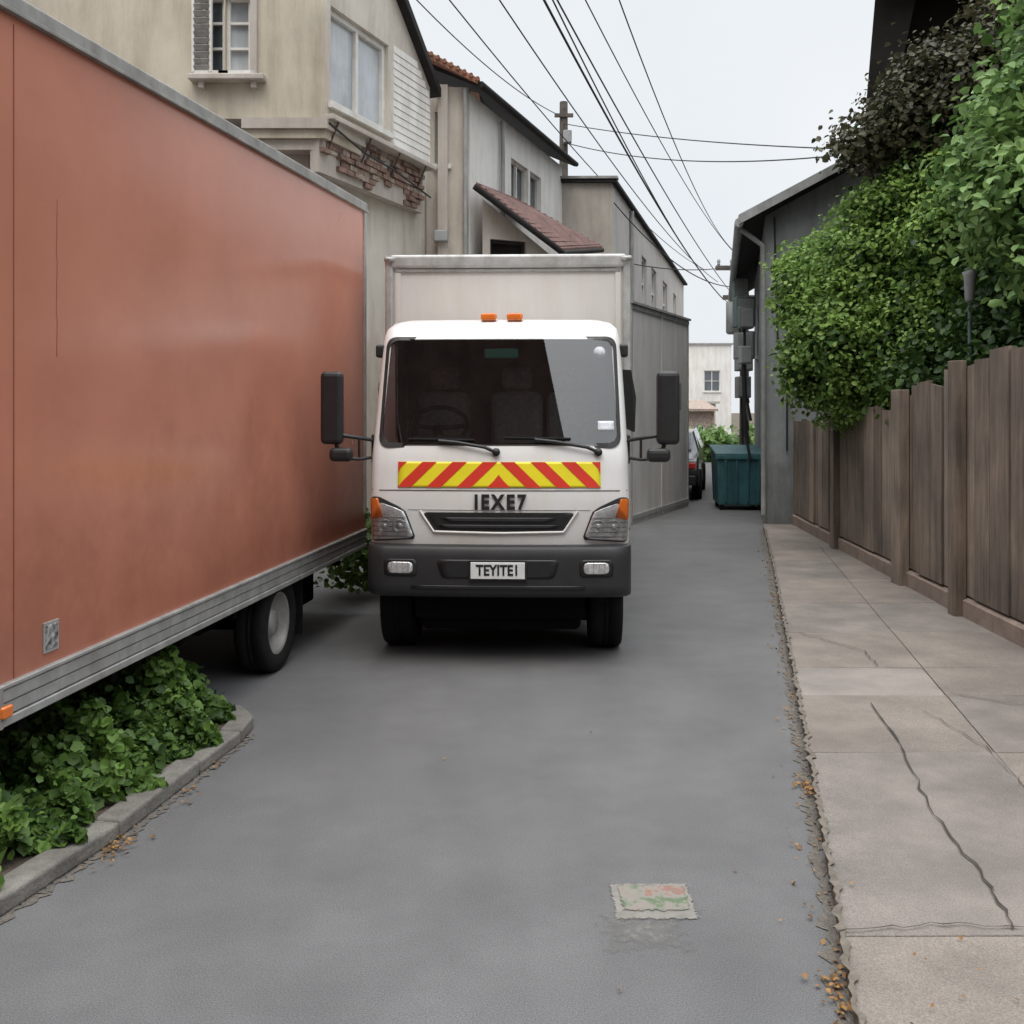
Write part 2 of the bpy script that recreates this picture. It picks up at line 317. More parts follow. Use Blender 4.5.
def lx_(y): return 2.43+.192*(y-4.74)
def quadslab(nm,pl,mat):
    h=.062+random.uniform(-.003,.003); g=random.uniform(-.004,.004)
    vs=[(x,y,0.01) for x,y in pl]+[(x,y,h+(g if i in(1,2) else 0)) for i,(x,y) in enumerate(pl)]
    mesh(nm,vs,CUBEF,mat,pav,bevel=.005)
k=0
for a,b in zip(cuts[:-1],cuts[1:]):
    e=.0022; k+=1
    ka,kb=kx(a),kx(b)
    if lx_(a)<fx(a)-.25 and lx_(a)>ka+.3:
        quadslab(f"slab_{k}a",[(ka+.015,a+e),(lx_(a)-e,a+e),(lx_(b)-e,b-e),(kb+.015,b-e)],CONC2 if k==7 else [CONC,CONC1][k%2])
        quadslab(f"slab_{k}b",[(lx_(a)+e,a+e),(fx(a)-.02,a+e),(fx(b)-.02,b-e),(lx_(b)+e,b-e)],[CONC1,CONC,CONC][k%3])
    else:
        quadslab(f"slab_{k}",[(ka+.015,a+e),(fx(a)-.02,a+e),(fx(b)-.02,b-e),(kb+.015,b-e)],CONC)
def ribbon(name,pts,w,z,mat,parent,jit=.02,sub=10,wv=.6):
    P=[]
    for (a,b) in zip(pts[:-1],pts[1:]):
        for i in range(sub):
            t=i/sub; P.append(arr(a)*(1-t)+arr(b)*t+RNG.normal(size=2)*jit)
    P.append(arr(pts[-1])); V=[];F=[]
    for i,p in enumerate(P):
        q=P[min(i+1,len(P)-1)]-P[max(i-1,0)]; q/=np.linalg.norm(q)+1e-9; n=arr([-q[1],q[0]])
        wa=w*(1+wv*RNG.uniform(-1,1))/2; wb=w*(1+wv*RNG.uniform(-1,1))/2
        V+=[(*(p+n*wa),z),(*(p-n*wb),z)]
    for i in range(len(P)-1): F.append((2*i,2*i+1,2*i+3,2*i+2))
    return mesh(name,V,F,mat,parent)
ribbon("crack_long",[(2.18,6.07),(2.05,5.21),(1.86,4.40),(1.79,3.78),(1.72,3.43)],.008,.0745,CRACK,pav,.009,8,.9)
ribbon("crack_branch",[(2.44,5.9),(2.5,5.3),(2.42,4.7)],.004,.0735,CRACK,pav,.009,8,.9)
ribbon("crack_short",[(1.1,3.40),(1.5,3.47),(1.85,3.42)],.006,.0748,CRACK,pav,.007,8,.9)
ribbon("crack_near",[(1.15,2.9),(1.3,2.6),(1.25,2.2)],.008,.072,CRACK,pav,.01)
ribbon("crack_far",[(2.3,8.0),(2.6,7.4),(2.55,6.97)],.006,.0735,CRACK,pav,.008)
ribbon("crack_side",[(2.75,6.3),(3.1,6.0),(3.3,5.5),(3.7,5.3)],.006,.0735,CRACK,pav,.01)
ribbon("gutter_grit",[(kx(y)-.015,y) for y in [1,3,5,7,9,12,15.4]],.055,.004,GRIT,None,.006,60,.9)
ribbon("kerb_edge_wear",[(kx(y)+.016,y) for y in [1,3,5,7,9,12,15.4]],.022,.0735,M("edge_wear",(.19,.165,.135),(.11,.095,.078),rough=1,scale=20),pav,.005,60,.95)
# road patch: old painted cover worn flush into the asphalt
pt=empty("road_patch")
def flat(name,pts,z,mat): return mesh(name,[(x,y,z) for x,y in pts],[tuple(range(len(pts)))],mat,pt)
def worn(name,pts,z,stops,scale,thr,cx,cy,hx,hy,soft,ns=60,width=.18):
    """surface mark whose edge is eaten away by wear: alpha from distance to its border plus noise"""
    m,nt_,b=nodes_of(name); N=nt_.nodes;L=nt_.links
    t=N.new("ShaderNodeTexCoord"); n1=N.new("ShaderNodeTexNoise"); n1.inputs["Scale"].default_value=scale; n1.inputs["Detail"].default_value=8; n1.inputs["Roughness"].default_value=.65; L.new(t.outputs["Object"],n1.inputs["Vector"])
    r=N.new("ShaderNodeValToRGB"); r.color_ramp.elements.remove(r.color_ramp.elements[1])
    r.color_ramp.elements[0].position=stops[0][0]; r.color_ramp.elements[0].color=(*stops[0][1],1)
    for p,c in stops[1:]: e=r.color_ramp.elements.new(p); e.color=(*c,1)
    L.new(n1.outputs["Fac"],r.inputs["Fac"]); L.new(r.outputs["Color"],b.inputs["Base Color"]); b.inputs["Roughness"].default_value=.9
    s=N.new("ShaderNodeSeparateXYZ"); L.new(t.outputs["Object"],s.inputs[0])
    def edge(out,c,h):
        a=N.new("ShaderNodeMath"); a.operation='SUBTRACT'; L.new(out,a.inputs[0]); a.inputs[1].default_value=c
        q=N.new("ShaderNodeMath"); q.operation='ABSOLUTE'; L.new(a.outputs[0],q.inputs[0])
        d_=N.new("ShaderNodeMath"); d_.operation='SUBTRACT'; d_.inputs[0].default_value=h; L.new(q.outputs[0],d_.inputs[1]); return d_.outputs[0]
    mn=N.new("ShaderNodeMath"); mn.operation='MINIMUM'; L.new(edge(s.outputs[0],cx,hx),mn.inputs[0]); L.new(edge(s.outputs[1],cy,hy),mn.inputs[1])
    n2=N.new("ShaderNodeTexNoise"); n2.inputs["Scale"].default_value=ns; n2.inputs["Detail"].default_value=6; L.new(t.outputs["Object"],n2.inputs["Vector"])
    k1=N.new("ShaderNodeMath"); k1.operation='MULTIPLY_ADD'; k1.inputs[1].default_value=soft; L.new(mn.outputs[0],k1.inputs[0]); L.new(n2.outputs["Fac"],k1.inputs[2])
    k2=N.new("ShaderNodeMapRange"); k2.inputs[1].default_value=thr; k2.inputs[2].default_value=thr+width; L.new(k1.outputs[0],k2.inputs[0]); L.new(k2.outputs[0],b.inputs["Alpha"])
    return flat(name,pts,z,m)
worn("patch_mortar",[(.34,3.60),(.72,3.60),(.72,3.93),(.34,3.93)],.004,[(.3,(.15,.145,.13)),(.5,(.21,.198,.178)),(.7,(.25,.235,.21))],14,.55,.53,3.765,.155,.14,22)
worn("patch_cover",[(.37,3.63),(.69,3.63),(.69,3.91),(.37,3.91)],.0075,[(.3,(.09,.12,.075)),(.42,(.11,.155,.09)),(.47,(.21,.20,.17)),(.55,(.23,.21,.185)),(.60,(.25,.12,.09)),(.66,(.18,.165,.145))],10,.55,.535,3.78,.13,.10,22)
worn("patch_dust",[(.25,3.30),(.72,3.30),(.72,3.70),(.25,3.70)],.003,[(.3,(.165,.16,.15)),(.7,(.185,.178,.165))],9,.55,.47,3.54,.17,.15,3.5,25,.6)

# left kerb + planting bed
kb=[(-2.75,-1.0),(-2.25,1.6),(-1.86,3.64),(-1.69,4.32),(-1.58,5.07),(-1.50,5.55),(-1.50,5.82),(-1.62,6.02),(-1.9,6.1),(-4.5,6.15)]
def offset(pts,dn):
    out=[]
    for i,p in enumerate(pts):
        q=arr(pts[min(i+1,len(pts)-1)])-arr(pts[max(i-1,0)]); q/=np.linalg.norm(q); out.append(tuple(arr(p)+arr([-q[1],q[0]])*dn))
    return out
inn=offset(kb,.13); n=len(kb)
kerb=empty("kerb")
for i in range(n-1):
    a,b,c,d=arr(kb[i]),arr(kb[i+1]),arr(inn[i+1]),arr(inn[i])
    steps=max(1,int(round(np.linalg.norm(b-a)/.75)))
    for s in range(steps):
        t0=s/steps; t1=(s+1)/steps-.006
        pl=[a+(b-a)*t0,a+(b-a)*t1,d+(c-d)*t1,d+(c-d)*t0]
        prism(f"kerbstone_{i}_{s}",[tuple(x) for x in pl],-.002,.075+random.uniform(-.006,.004),KERB,kerb,bevel=.016)
prism("planting_bed",[p for p in inn]+[(-4.5,-1)],-.001,.06,DIRT)
ribbon("gutter_dirt",[(-2.23,1.6),(-1.84,3.64),(-1.67,4.32),(-1.56,5.07),(-1.475,5.7)],.04,.004,GRIT,None,.006,40,.95)
GREENL=leafmat("ivy_leaf",(.028,.068,.014),(.17,.29,.06),.3)
N=17500
yv=RNG.uniform(2.6,6.02,N); xe=np.interp(yv,[2.6,3.64,4.32,5.07,5.6,6.05],[-2.2,-2.02,-1.86,-1.74,-1.65,-1.85])
xv=xe-np.abs(RNG.normal(size=N))*.55+.05+.07*np.sin(yv*11)+.04*np.sin(yv*31)
mask=(np.sin(xv*9)+np.cos(yv*7+xv*4))*.5
h=.05+.19*np.clip((xe-xv)/.28,0,1)+.12*mask+ .10*np.sin(yv*15)*np.cos(xv*13)+.06*np.sin(yv*34+xv*20)
zv=.07+np.clip(h,.02,.5)*RNG.random(N)**.5+np.where(RNG.random(N)<.04,RNG.random(N)*.10,0)
leafmesh("ivy_plants",np.stack([xv,yv,zv],1),RNG.normal(size=(N,3))*.65+arr([.25,-.3,.8]),.025+.05*RNG.random(N)**1.3,GREENL,rnd=np.clip(.45+.32*mask+RNG.normal(size=N)*.28,0,1),wr=.62)
N=900; P=arr([-1.55,9.9,.1])+RNG.normal(size=(N,3))*arr([.16,.2,.0])+np.stack([np.zeros(N),np.zeros(N),RNG.random(N)*.75],1)
leafmesh("weeds",P,RNG.normal(size=(N,3))+arr([0,-.4,.8]),.05+.04*RNG.random(N),GREENL)
DRY=leafmat("dry_leaf",(.13,.065,.025),(.38,.20,.065),.15)
def litter(name,cs,n,s=.03):
    P=[]
    for i in range(n):
        cx,cy,sx,sy,zz=cs[RNG.integers(len(cs))]; P.append((cx+RNG.normal()*sx,cy+RNG.normal()*sy,zz+abs(RNG.normal())*.006))
    return leafmesh(name,arr(P),RNG.normal(size=(n,3))*.35+arr([0,0,1]),s*(.4+.9*RNG.random(n)),DRY)
cs=[(kx(y)-.02,y,.018,.25,.008) for y in np.arange(2.4,14,.5)]+[(kx(4.85)-.02,4.85,.02,.09,.012)]*5+[(kx(3.15)-.02,3.15,.02,.12,.012)]*4+[(-1.66,4.2,.035,.07,.012)]*4+[(-1.55,5.0,.03,.4,.01)]*2
litter("fallen_leaves",cs,620,.021)
cs2=[(1.9,4.5,.6,2.2,.075),(0.2,5,1.2,2,.008),(fx(9)-.12,9,.05,3,.075),(1.35,2.9,.2,.3,.075)]
litter("fallen_leaves",cs2,110,.014)

# ------------------------------------------------------------------ box truck
T=empty("box_truck",(-.097,7.2,0),-math.radians(2.2))
Zk=[.58,.75,.90,1.2,1.5,1.58,2.40,2.47,2.52,2.55,2.565]
Wk=[.92,.935,.945,.95,.945,.942,.905,.885,.84,.76,.62]
Fk=[.07,.03,.01,.0,.035,.06,.33,.38,.45,.56,.75]
def cw(z): return float(np.interp(z,Zk,Wk))
def cf(z): return float(np.interp(z,Zk,Fk))
R_=.10; K_=.055
def fs(x,z):
    w_=cw(z); f_=cf(z); ax=abs(x)
    if ax<=w_-R_: return f_+K_*ax*ax
    t=min(ax-(w_-R_),R_*.98); return f_+K_*(w_-R_)**2+R_-math.sqrt(R_*R_-t*t)
zs=sorted(set([.58,.66,.75,.82,.9,1.0,1.1,1.2,1.3,1.4,1.5,1.56,1.60]+list(np.linspace(1.68,2.3,7))+[2.38,2.42,2.445,2.47,2.495,2.52,2.537,2.55,2.56,2.565]))
REAR=1.42
V=[];F=[];ring=[]
def ringpts(z):
    w_=cw(z); pts=[]
    fx_=list(np.linspace(-(w_-.075),w_-.075,17))
    xs=[-(w_-.002),-(w_-.012),-(w_-.03),-(w_-.05)]
    for x in xs: pts.append((x,fs(x,z)))
    for x in fx_: pts.append((x,fs(x,z)))
    for x in [-q for q in xs[::-1]]: pts.append((x,fs(x,z)))
    yb=fs(w_,z)
    for y in np.linspace(max(yb+.05,.3 if z<2.4 else yb+.05),REAR-.05,5): pts.append((w_,y))
    pts+= [(w_-.04,REAR),(-(w_-.04),REAR)]
    for y in np.linspace(max(yb+.05,.3 if z<2.4 else yb+.05),REAR-.05,5)[::-1]: pts.append((-w_,y))
    return pts
for z in zs:
    r=ringpts(z); ring.append(len(r)); V+=[(x,y,z) for x,y in r]
nr=ring[0]
for i,(z0,z1) in enumerate(zip(zs[:-1],zs[1:])):
    for j in range(nr):
        j2=(j+1)%nr
        if 4<=j<=19 and z0>=1.599 and z1<=2.381: continue
        a=i*nr+j;b=i*nr+j2;F.append((a,b,b+nr,a+nr))
F.append(tuple(range((len(zs)-1)*nr,len(zs)*nr)))
mesh("cab_shell",V,F,WPAINT,T,smooth=True).modifiers.new("es","EDGE_SPLIT").split_angle=math.radians(38)
def roundpoly(poly,r,n=6):
    out=[];m=len(poly)
    for i in range(m):
        p=arr(poly[i]);a=arr(poly[i-1]);b=arr(poly[(i+1)%m]); da=(a-p)/np.linalg.norm(a-p); db=(b-p)/np.linalg.norm(b-p)
        rr=min(r,np.linalg.norm(a-p)*.48,np.linalg.norm(b-p)*.48); s=p+da*rr; e=p+db*rr
        for k in range(n+1):
            t=k/n; out.append(tuple(s*(1-t)**2+2*p*t*(1-t)+e*t*t))
    return out
def panel(name,poly,off,mat,rows=14,cols=16,r=0,surf=fs,edge=True):
    if r: poly=roundpoly(poly,r)
    zz=[p[1] for p in poly]; za,zb=min(zz)+1e-4,max(zz)-1e-4; V=[];F=[]
    t=(1-np.cos(np.linspace(0,math.pi,rows)))/2
    for z in za+(zb-za)*t:
        xs=[]
        for p,q in zip(poly,poly[1:]+poly[:1]):
            if (p[1]-z)*(q[1]-z)<0: xs.append(p[0]+(q[0]-p[0])*(z-p[1])/(q[1]-p[1]))
        a,b=min(xs),max(xs)
        for x in np.linspace(a,b,cols): V.append((x,surf(x,z)-off,z))
    for i in range(rows-1):
        for j in range(cols-1): F.append((i*cols+j,i*cols+j+1,(i+1)*cols+j+1,(i+1)*cols+j))
    o=mesh(name,V,F,mat,T,smooth=True)
    if edge:
        s=o.modifiers.new("s","SOLIDIFY"); s.thickness=off*.9; s.offset=-1
    return o
def ringpanel(name,po,pi,off,mat):
    n=len(po); V=[(x,fs(x,z)-off,z) for x,z in po]+[(x,fs(x,z)-off,z) for x,z in pi]+[(x,fs(x,z)+.01,z) for x,z in po]+[(x,fs(x,z)+.03,z) for x,z in pi]
    F=[]
    for i in range(n):
        j=(i+1)%n; F+=[(i,j,j+n,i+n),(i+2*n,j+2*n,j,i),(i+n,j+n,j+3*n,i+3*n)]
    mesh(name,V,F,mat,T)
wo=[(-.888,1.575),(.888,1.575),(.868,2.405),(-.868,2.405)]; wi=[(-.862,1.61),(.862,1.61),(.842,2.378),(-.842,2.378)]
ringpanel("windscreen_seal",roundpoly(wo,.09,8),roundpoly(wi,.085,8),.008,BLACK)
panel("windscreen",[(-.875,1.59),(.875,1.59),(.855,2.39),(-.855,2.39)],.002,WGLASS,r=.08,edge=False,rows=20,cols=30)
box("cab_floor",(0,.75,1.0),(1.6,1.2,.05),INTER,T)
box("cab_back_wall",(0,1.38,1.75),(1.7,.03,1.5),INTER,T)
box("cab_side_lining_1",(-.86,.9,1.3),(.03,.95,.55),INTER,T); box("cab_side_lining_2",(.86,.9,1.3),(.03,.95,.55),INTER,T)
box("cab_side_pillar_1",(-.87,1.1,1.95),(.02,.5,.8),INTER,T); box("cab_side_pillar_2",(.87,1.1,1.95),(.02,.5,.8),INTER,T)
box("cab_headliner",(0,.9,2.44),(1.55,.9,.03),INTER,T)
box("dashboard",(0,.33,1.42),(1.66,.42,.30),DASH,T,bevel=.06)
box("instrument_hood",(-.46,.36,1.60),(.42,.22,.12),DASH,T,bevel=.05)
for i,x in enumerate([-.5,.1,.55]):
    box(f"seat_back_{i+1}",(x,.98,1.66),(.42,.14,.68),SEAT,T,bevel=.06,rx=-.15); box(f"headrest_{i+1}",(x,1.06,2.11),(.26,.1,.18),SEAT,T,bevel=.045)
    box(f"seat_base_{i+1}",(x,.8,1.28),(.44,.5,.14),SEAT,T,bevel=.05)
sw=[]
for i in range(33):
    a=2*math.pi*i/32; sw.append((-.48+.22*math.cos(a),.42+.11*math.sin(a),1.73+.14*math.sin(a)))
tube("steering_wheel",sw,.018,BLACK,T); tube("steering_column",[(-.48,.42,1.72),(-.48,.3,1.5)],.04,BLACK,T)
tube("steering_spoke",[(-.69,.42,1.73),(-.48,.40,1.71),(-.27,.42,1.73)],.02,BLACK,T)
box("rear_view_mirror",(.0,.40,2.28),(.26,.03,.075),TEAL,T,bevel=.015)
lathe("permit_sticker",[(.0,0),(.045,0),(.045,.002),(0,.002)],(.74,fs(.74,2.28)-.008,2.28),STICK,T,'Y',20)
panel("label_sticker",[(.72,1.70),(.84,1.70),(.835,1.77),(.72,1.77)],.006,STICK,4,4)
cz0,cz1,cxw=1.290,1.475,.735
panel("chevron_base",[(-cxw,cz0),(cxw,cz0),(cxw,cz1),(-cxw,cz1)],.006,YELP,6,30)
hh=cz1-cz0
def stripe(nm,x0,wd,sg):
    V=[];F=[];rows=5
    for i in range(rows):
        t=i/(rows-1); z=cz0+.001+(hh-.002)*t; sh=.19*(1-t)
        a=x0+sh; b=x0+sh+wd; a=max(0.0,min(cxw-.001,a)); b=max(0.0,min(cxw-.001,b))
        V+=[(sg*a,fs(a,z)-.0085,z),(sg*(a+b)/2,fs((a+b)/2,z)-.0085,z),(sg*b,fs(b,z)-.0085,z)]
    for i in range(rows-1):
        for j in range(2): F.append((i*3+j,i*3+j+1,(i+1)*3+j+1,(i+1)*3+j))
    mesh(nm,V,F,REDP,T)
for i,x0 in enumerate([-.19,.03,.25,.47,.69]):
    stripe(f"chevron_right_{i}",x0-.02,.105,1); stripe(f"chevron_left_{i}",x0-.02,.105,-1)
def text(nm,s,size,loc,mat,ext=.004,bold=.006,sx=1,parent=T,sp=1.0):
    cu=bpy.data.curves.new(nm,'FONT'); cu.body=s; cu.size=size; cu.extrude=ext; cu.offset=bold; cu.align_x='CENTER'; cu.align_y='CENTER'; cu.space_character=sp
    cu.materials.append(mat); o=bpy.data.objects.new(nm,cu); o.location=loc; o.rotation_euler=(math.pi/2,0,0); o.scale=(sx,1,1); return link(o,parent)
text("name_letters","IEXE7",.145,(0.01,-.009,1.182),BLACK,.004,.0058,.84,sp=1.30)
tube("panel_gap_upper",[(x,fs(x,1.268)-.001,1.268) for x in np.linspace(-.93,.93,30)],.003,DTRIM,T)
tube("panel_gap_lower",[(x,fs(x,1.135)-.001,1.130) for x in np.linspace(-.66,.66,30)],.0025,METER,T)
panel("grille",[(-.47,.975),(.47,.975),(.56,1.112),(-.56,1.112)],.008,BLACK,10,16,r=.05)
panel("grille_lip",[(-.36,1.045),(.36,1.045),(.42,1.075),(-.42,1.075)],.016,DGREY,4,16,r=.01)
panel("grille_slat",[(-.40,1.0),(.40,1.0),(.44,1.022),(-.44,1.022)],.018,DGREY,4,16,r=.008)
tube("grille_trim",[(-.57,fs(.57,1.12)-.006,1.122)]+[(x,fs(x,.962)-.008,.962+.02*abs(x)) for x in np.linspace(-.47,.47,12)]+[(.57,fs(.57,1.12)-.006,1.122)],.010,WPAINT,T)
for s,nm in ((-1,"left"),(1,"right")):
    def Q(pl): 
        pl=[(s*x,z) for x,z in pl]; return pl if s>0 else pl[::-1]
    panel("headlight_surround_"+nm,Q([(.60,.915),(.93,.895),(.945,1.215),(.88,1.225),(.68,1.13)]),.006,DGREY,14,14,r=.03)
    panel("headlight_reflector_"+nm,Q([(.615,.925),(.927,.906),(.937,1.08),(.865,1.18),(.69,1.12)]),.012,CHROME,14,14,r=.025)
    panel("indicator_"+nm,Q([(.84,1.07),(.938,1.055),(.942,1.205),(.885,1.215)]),.022,AMBER,10,8,r=.015)
    for kk,(hx,hz,hr) in enumerate([(.72,1.01,.05),(.83,1.005,.055)]):
        y=fs(hx,hz); lathe(f"headlamp_bowl_{nm}_{kk}",[(hr,-.016),(hr*.92,-.022),(hr*.8,-.013),(hr*.5,-.012),(.022,-.012),(.018,-.024),(.001,-.026)],(s*hx,y,hz),CHROME,T,'Y',24)
    for kk in range(5):
        z=.935+kk*.035; tube(f"headlight_flute_{nm}_{kk}",[(s*x,fs(x,z)-.016,z) for x in np.linspace(.64+kk*.01,.92,6)],.0035,METER,T)
    panel("headlight_lens_"+nm,Q([(.615,.925),(.93,.905),(.94,1.075),(.86,1.18),(.69,1.12)]),.034,LENS,14,14,r=.03,edge=False)
def bsurf(x,z):
    ax=abs(x); y=-.10+.06*ax*ax
    if ax>.80: 
        t=min(ax-.80,.158); y=-.10+.06*.64+.16-math.sqrt(.16**2-t*t)
    return y
V=[];F=[];xs=list(np.linspace(-.955,-.80,8))+list(np.linspace(-.78,.78,17))+list(np.linspace(.80,.955,8))
prof=[(.50,.10),(.52,.03),(.55,.008),(.60,0),(.80,0),(.85,.005),(.872,.02),(.88,.05),(.88,.3)]
for x in xs:
    for z,dy in prof: V.append((x,bsurf(x,0)+dy,z))
k=len(prof)
for i in range(len(xs)-1):
    for j in range(k-1): F.append((i*k+j,(i+1)*k+j,(i+1)*k+j+1,i*k+j+1))
for e,x in ((0,-.957),(len(xs)-1,.957)):
    b=len(V); V+=[(x,.6,.50),(x,.6,.88)]
    ids=[e*k+j for j in range(k)]
    F.append(tuple(ids+[b+1,b]) if e==0 else tuple(ids[::-1]+[b,b+1]))
mesh("bumper",V,F,DGREY,T,smooth=True).modifiers.new("es","EDGE_SPLIT").split_angle=math.radians(40)
panel("bumper_intake",[(-.40,.655),(.40,.655),(.44,.785),(-.44,.785)],.006,BLACK,6,14,r=.03,surf=bsurf)
panel("bumper_slot_lower",[(-.62,.575),(.62,.575),(.62,.60),(-.62,.60)],.004,BLACK,4,14,surf=bsurf)
for s,nm in ((-1,"left"),(1,"right")):
    pl=[(s*.58,.665),(s*.82,.665),(s*.82,.785),(s*.58,.785)]; pl=pl if s>0 else pl[::-1]
    panel("fog_recess_"+nm,pl,.006,BLACK,6,8,r=.03,surf=bsurf)
    pl=[(s*.61,.685),(s*.79,.685),(s*.79,.765),(s*.61,.765)]; pl=pl if s>0 else pl[::-1]
    panel("fog_lamp_"+nm,pl,.014,CHROME,6,8,r=.03,surf=bsurf)
    for kk in range(4): tube(f"fog_flute_{nm}_{kk}",[(s*(.64+kk*.04),bsurf(.64+kk*.04,0)-.015,.69),(s*(.64+kk*.04),bsurf(.64+kk*.04,0)-.015,.76)],.003,METER,T)
box("number_plate_frame",(0,-.112,.712),(.415,.012,.145),BLACK,T,bevel=.004)
box("number_plate",(0,-.122,.712),(.385,.010,.118),M("plate_white",(.72,.73,.72),(.62,.63,.62),rough=.4,scale=10),T,bevel=.004)
text("plate_text","TEYITE1",.105,(0,-.129,.712),BLACK,.001,.003,.82)
for s in (-1,1):
    wheel("front_wheel_"+("l" if s<0 else "r"),(s*.795,.72,.385),.385,.26,s,T,ALUD)
    wheel("rear_wheel_"+("l" if s<0 else "r"),(s*.78,4.2,.385),.385,.42,s,T,ALUD)
    box("chassis_rail_"+("l" if s<0 else "r"),(s*.38,3.4,.62),(.09,5.4,.2),UNDER,T)
    box("mudflap_"+("l" if s<0 else "r"),(s*.80,1.25,.42),(.34,.015,.68),RUB,T)
    box("arch_liner_"+("l" if s<0 else "r"),(s*.78,.72,.82),(.32,.95,.04),UNDER,T)
box("front_axle",(0,.72,.37),(1.5,.12,.14),UNDER,T,bevel=.03); box("engine_block",(0,.8,.56),(1.2,1.1,.70),UNDER,T,bevel=.05)
box("radiator",(0,.20,.50),(1.25,.06,.36),UNDER,T)
box("rear_axle",(0,4.2,.37),(1.4,.16,.18),UNDER,T,bevel=.03); box("fuel_tank",(-.72,2.3,.5),(.4,.8,.38),UNDER,T,bevel=.06)
box("battery_box",(.72,2.3,.5),(.4,.6,.34),UNDER,T,bevel=.04); box("underrun_bar",(0,2.9,.42),(1.6,.06,.6),UNDER,T)
for s,nm in ((-1,"left"),(1,"right")):
    box("mirror_head_"+nm,(s*1.22,.06,1.865),(.165,.09,.53),BLACK,T,bevel=.035)
    box("mirror_small_"+nm,(s*1.15,.04,1.525),(.17,.08,.10),BLACK,T,bevel=.035)
    tube("mirror_arm_lower_"+nm,[(s*.92,.22,1.62),(s*1.0,.12,1.64),(s*1.12,.06,1.66),(s*1.2,.07,1.68)],.014,BLACK,T)
    tube("mirror_arm_bottom_"+nm,[(s*.93,.2,1.50),(s*1.03,.09,1.49),(s*1.14,.06,1.50)],.012,BLACK,T)
    tube("mirror_stay_"+nm,[(s*1.03,.11,1.50),(s*1.03,.1,1.65)],.010,BLACK,T)
    tube("mirror_mast_"+nm,[(s*1.20,.09,1.62),(s*1.17,.08,1.50)],.016,BLACK,T)
    box("mirror_bracket_"+nm,(s*.935,.25,1.56),(.05,.1,.22),BLACK,T,bevel=.015)
    box("pillar_lamp_"+nm,(s*.925,.42,2.30),(.07,.07,.10),BLACK,T,bevel=.02)
    xw=lambda z: s*(cw(z)+.004)
    vv=[(xw(1.6),.42,1.6),(xw(1.6),1.2,1.6),(xw(2.3),1.2,2.3),(xw(2.3),.62,2.3)]
    mesh("door_glass_"+nm,vv,[(0,1,2,3)],WINGL,T)
    tube("door_gap_"+nm,[(xw(.9),.28,.9),(xw(1.55),.30,1.55),(xw(2.36),.55,2.36),(xw(2.36),1.27,2.36),(xw(1.55),1.27,1.55),(xw(.9),1.27,.9)],.004,DTRIM,T)
    box("door_handle_"+nm,(s*.96,1.15,1.38),(.03,.16,.04),BLACK,T,bevel=.008)
    box("beacon_"+nm,(s*.10+(.0),.50,2.565),(.125,.09,.06),AMBER,T,bevel=.02)
mesh("door_window_stand_in",[(.935,.50,1.72),(1.03,.62,1.68),(1.04,.62,1.95),(1.0,.60,2.16),(.925,.50,2.16)],[(0,1,2,3,4)],BLACK,T).modifiers.new("s","SOLIDIFY").thickness=.02  # black sheet standing in for the sliver of right door window
def fp(x,z,o): return (x,fs(x,z)-o,z)
for i,(px,pz,tx,tz) in enumerate([(-.02,1.545,-.60,1.625),(.72,1.545,.10,1.635)]):
    tube(f"wiper_arm_{i+1}",[fp(px,pz,.02),fp(px-.08,pz+.035,.04),fp((px+tx)/2,(pz+tz)/2+.03,.035),fp(tx+.16,tz+.0,.03)],.013,BLACK,T)
    tube(f"wiper_blade_{i+1}",[fp(x,z,.016) for x,z in zip(np.linspace(tx-.06,tx+.42,10),np.linspace(tz+.012,tz+.005,10))],.010,RUB,T)
    lathe(f"wiper_pivot_{i+1}",[(.0,-.03),(.026,-.03),(.03,.01)],(px,fs(px,pz)-.01,pz),BLACK,T,'Y',16)
bx,by0,by1,bz0,bz1=1.06,1.52,6.1,.82,3.18
box("cargo_box",(0,(by0+by1)/2,(bz0+bz1)/2),(2*bx,by1-by0,bz1-bz0),BOXW,T,bevel=.01)
for s in (-1,1):
    box(f"corner_post_{s}",(s*(bx-.025),by0-.006,(bz0+bz1)/2),(.07,.05,bz1-bz0),ALU,T,bevel=.02)
    box(f"corner_strip_{s}",(s*(bx-.10),by0-.004,(bz0+bz1)/2),(.05,.02,bz1-bz0-.1),BOXW,T,bevel=.006)
    box(f"side_top_rail_{s}",(s*bx,(by0+by1)/2,bz1-.04),(.035,by1-by0,.11),ALU,T,bevel=.012)
    box(f"side_bottom_rail_{s}",(s*bx,(by0+by1)/2,bz0+.05),(.03,by1-by0,.12),ALU,T,bevel=.01)
    lathe(f"post_cap_{s}",[(0,.0),(.05,0),(.05,-.03),(.0,-.045)],(s*(bx-.03),by0-.02,bz1-.0),ALU,T,'Z',16)
box("front_top_rail",(0,by0-.012,bz1-.035),(2*bx-.06,.05,.12),ALU,T,bevel=.028)
box("front_top_rail_lower",(0,by0-.004,bz1-.115),(2*bx-.16,.03,.03),ALUD,T,bevel=.006)
for i in range(9):
    x=-.9+i*.225; lathe(f"rivet_{i}",[(0,-.006),(.008,-.004),(.01,0)],(x,by0-.018,bz1-.115),ALUD,T,'Y',8)

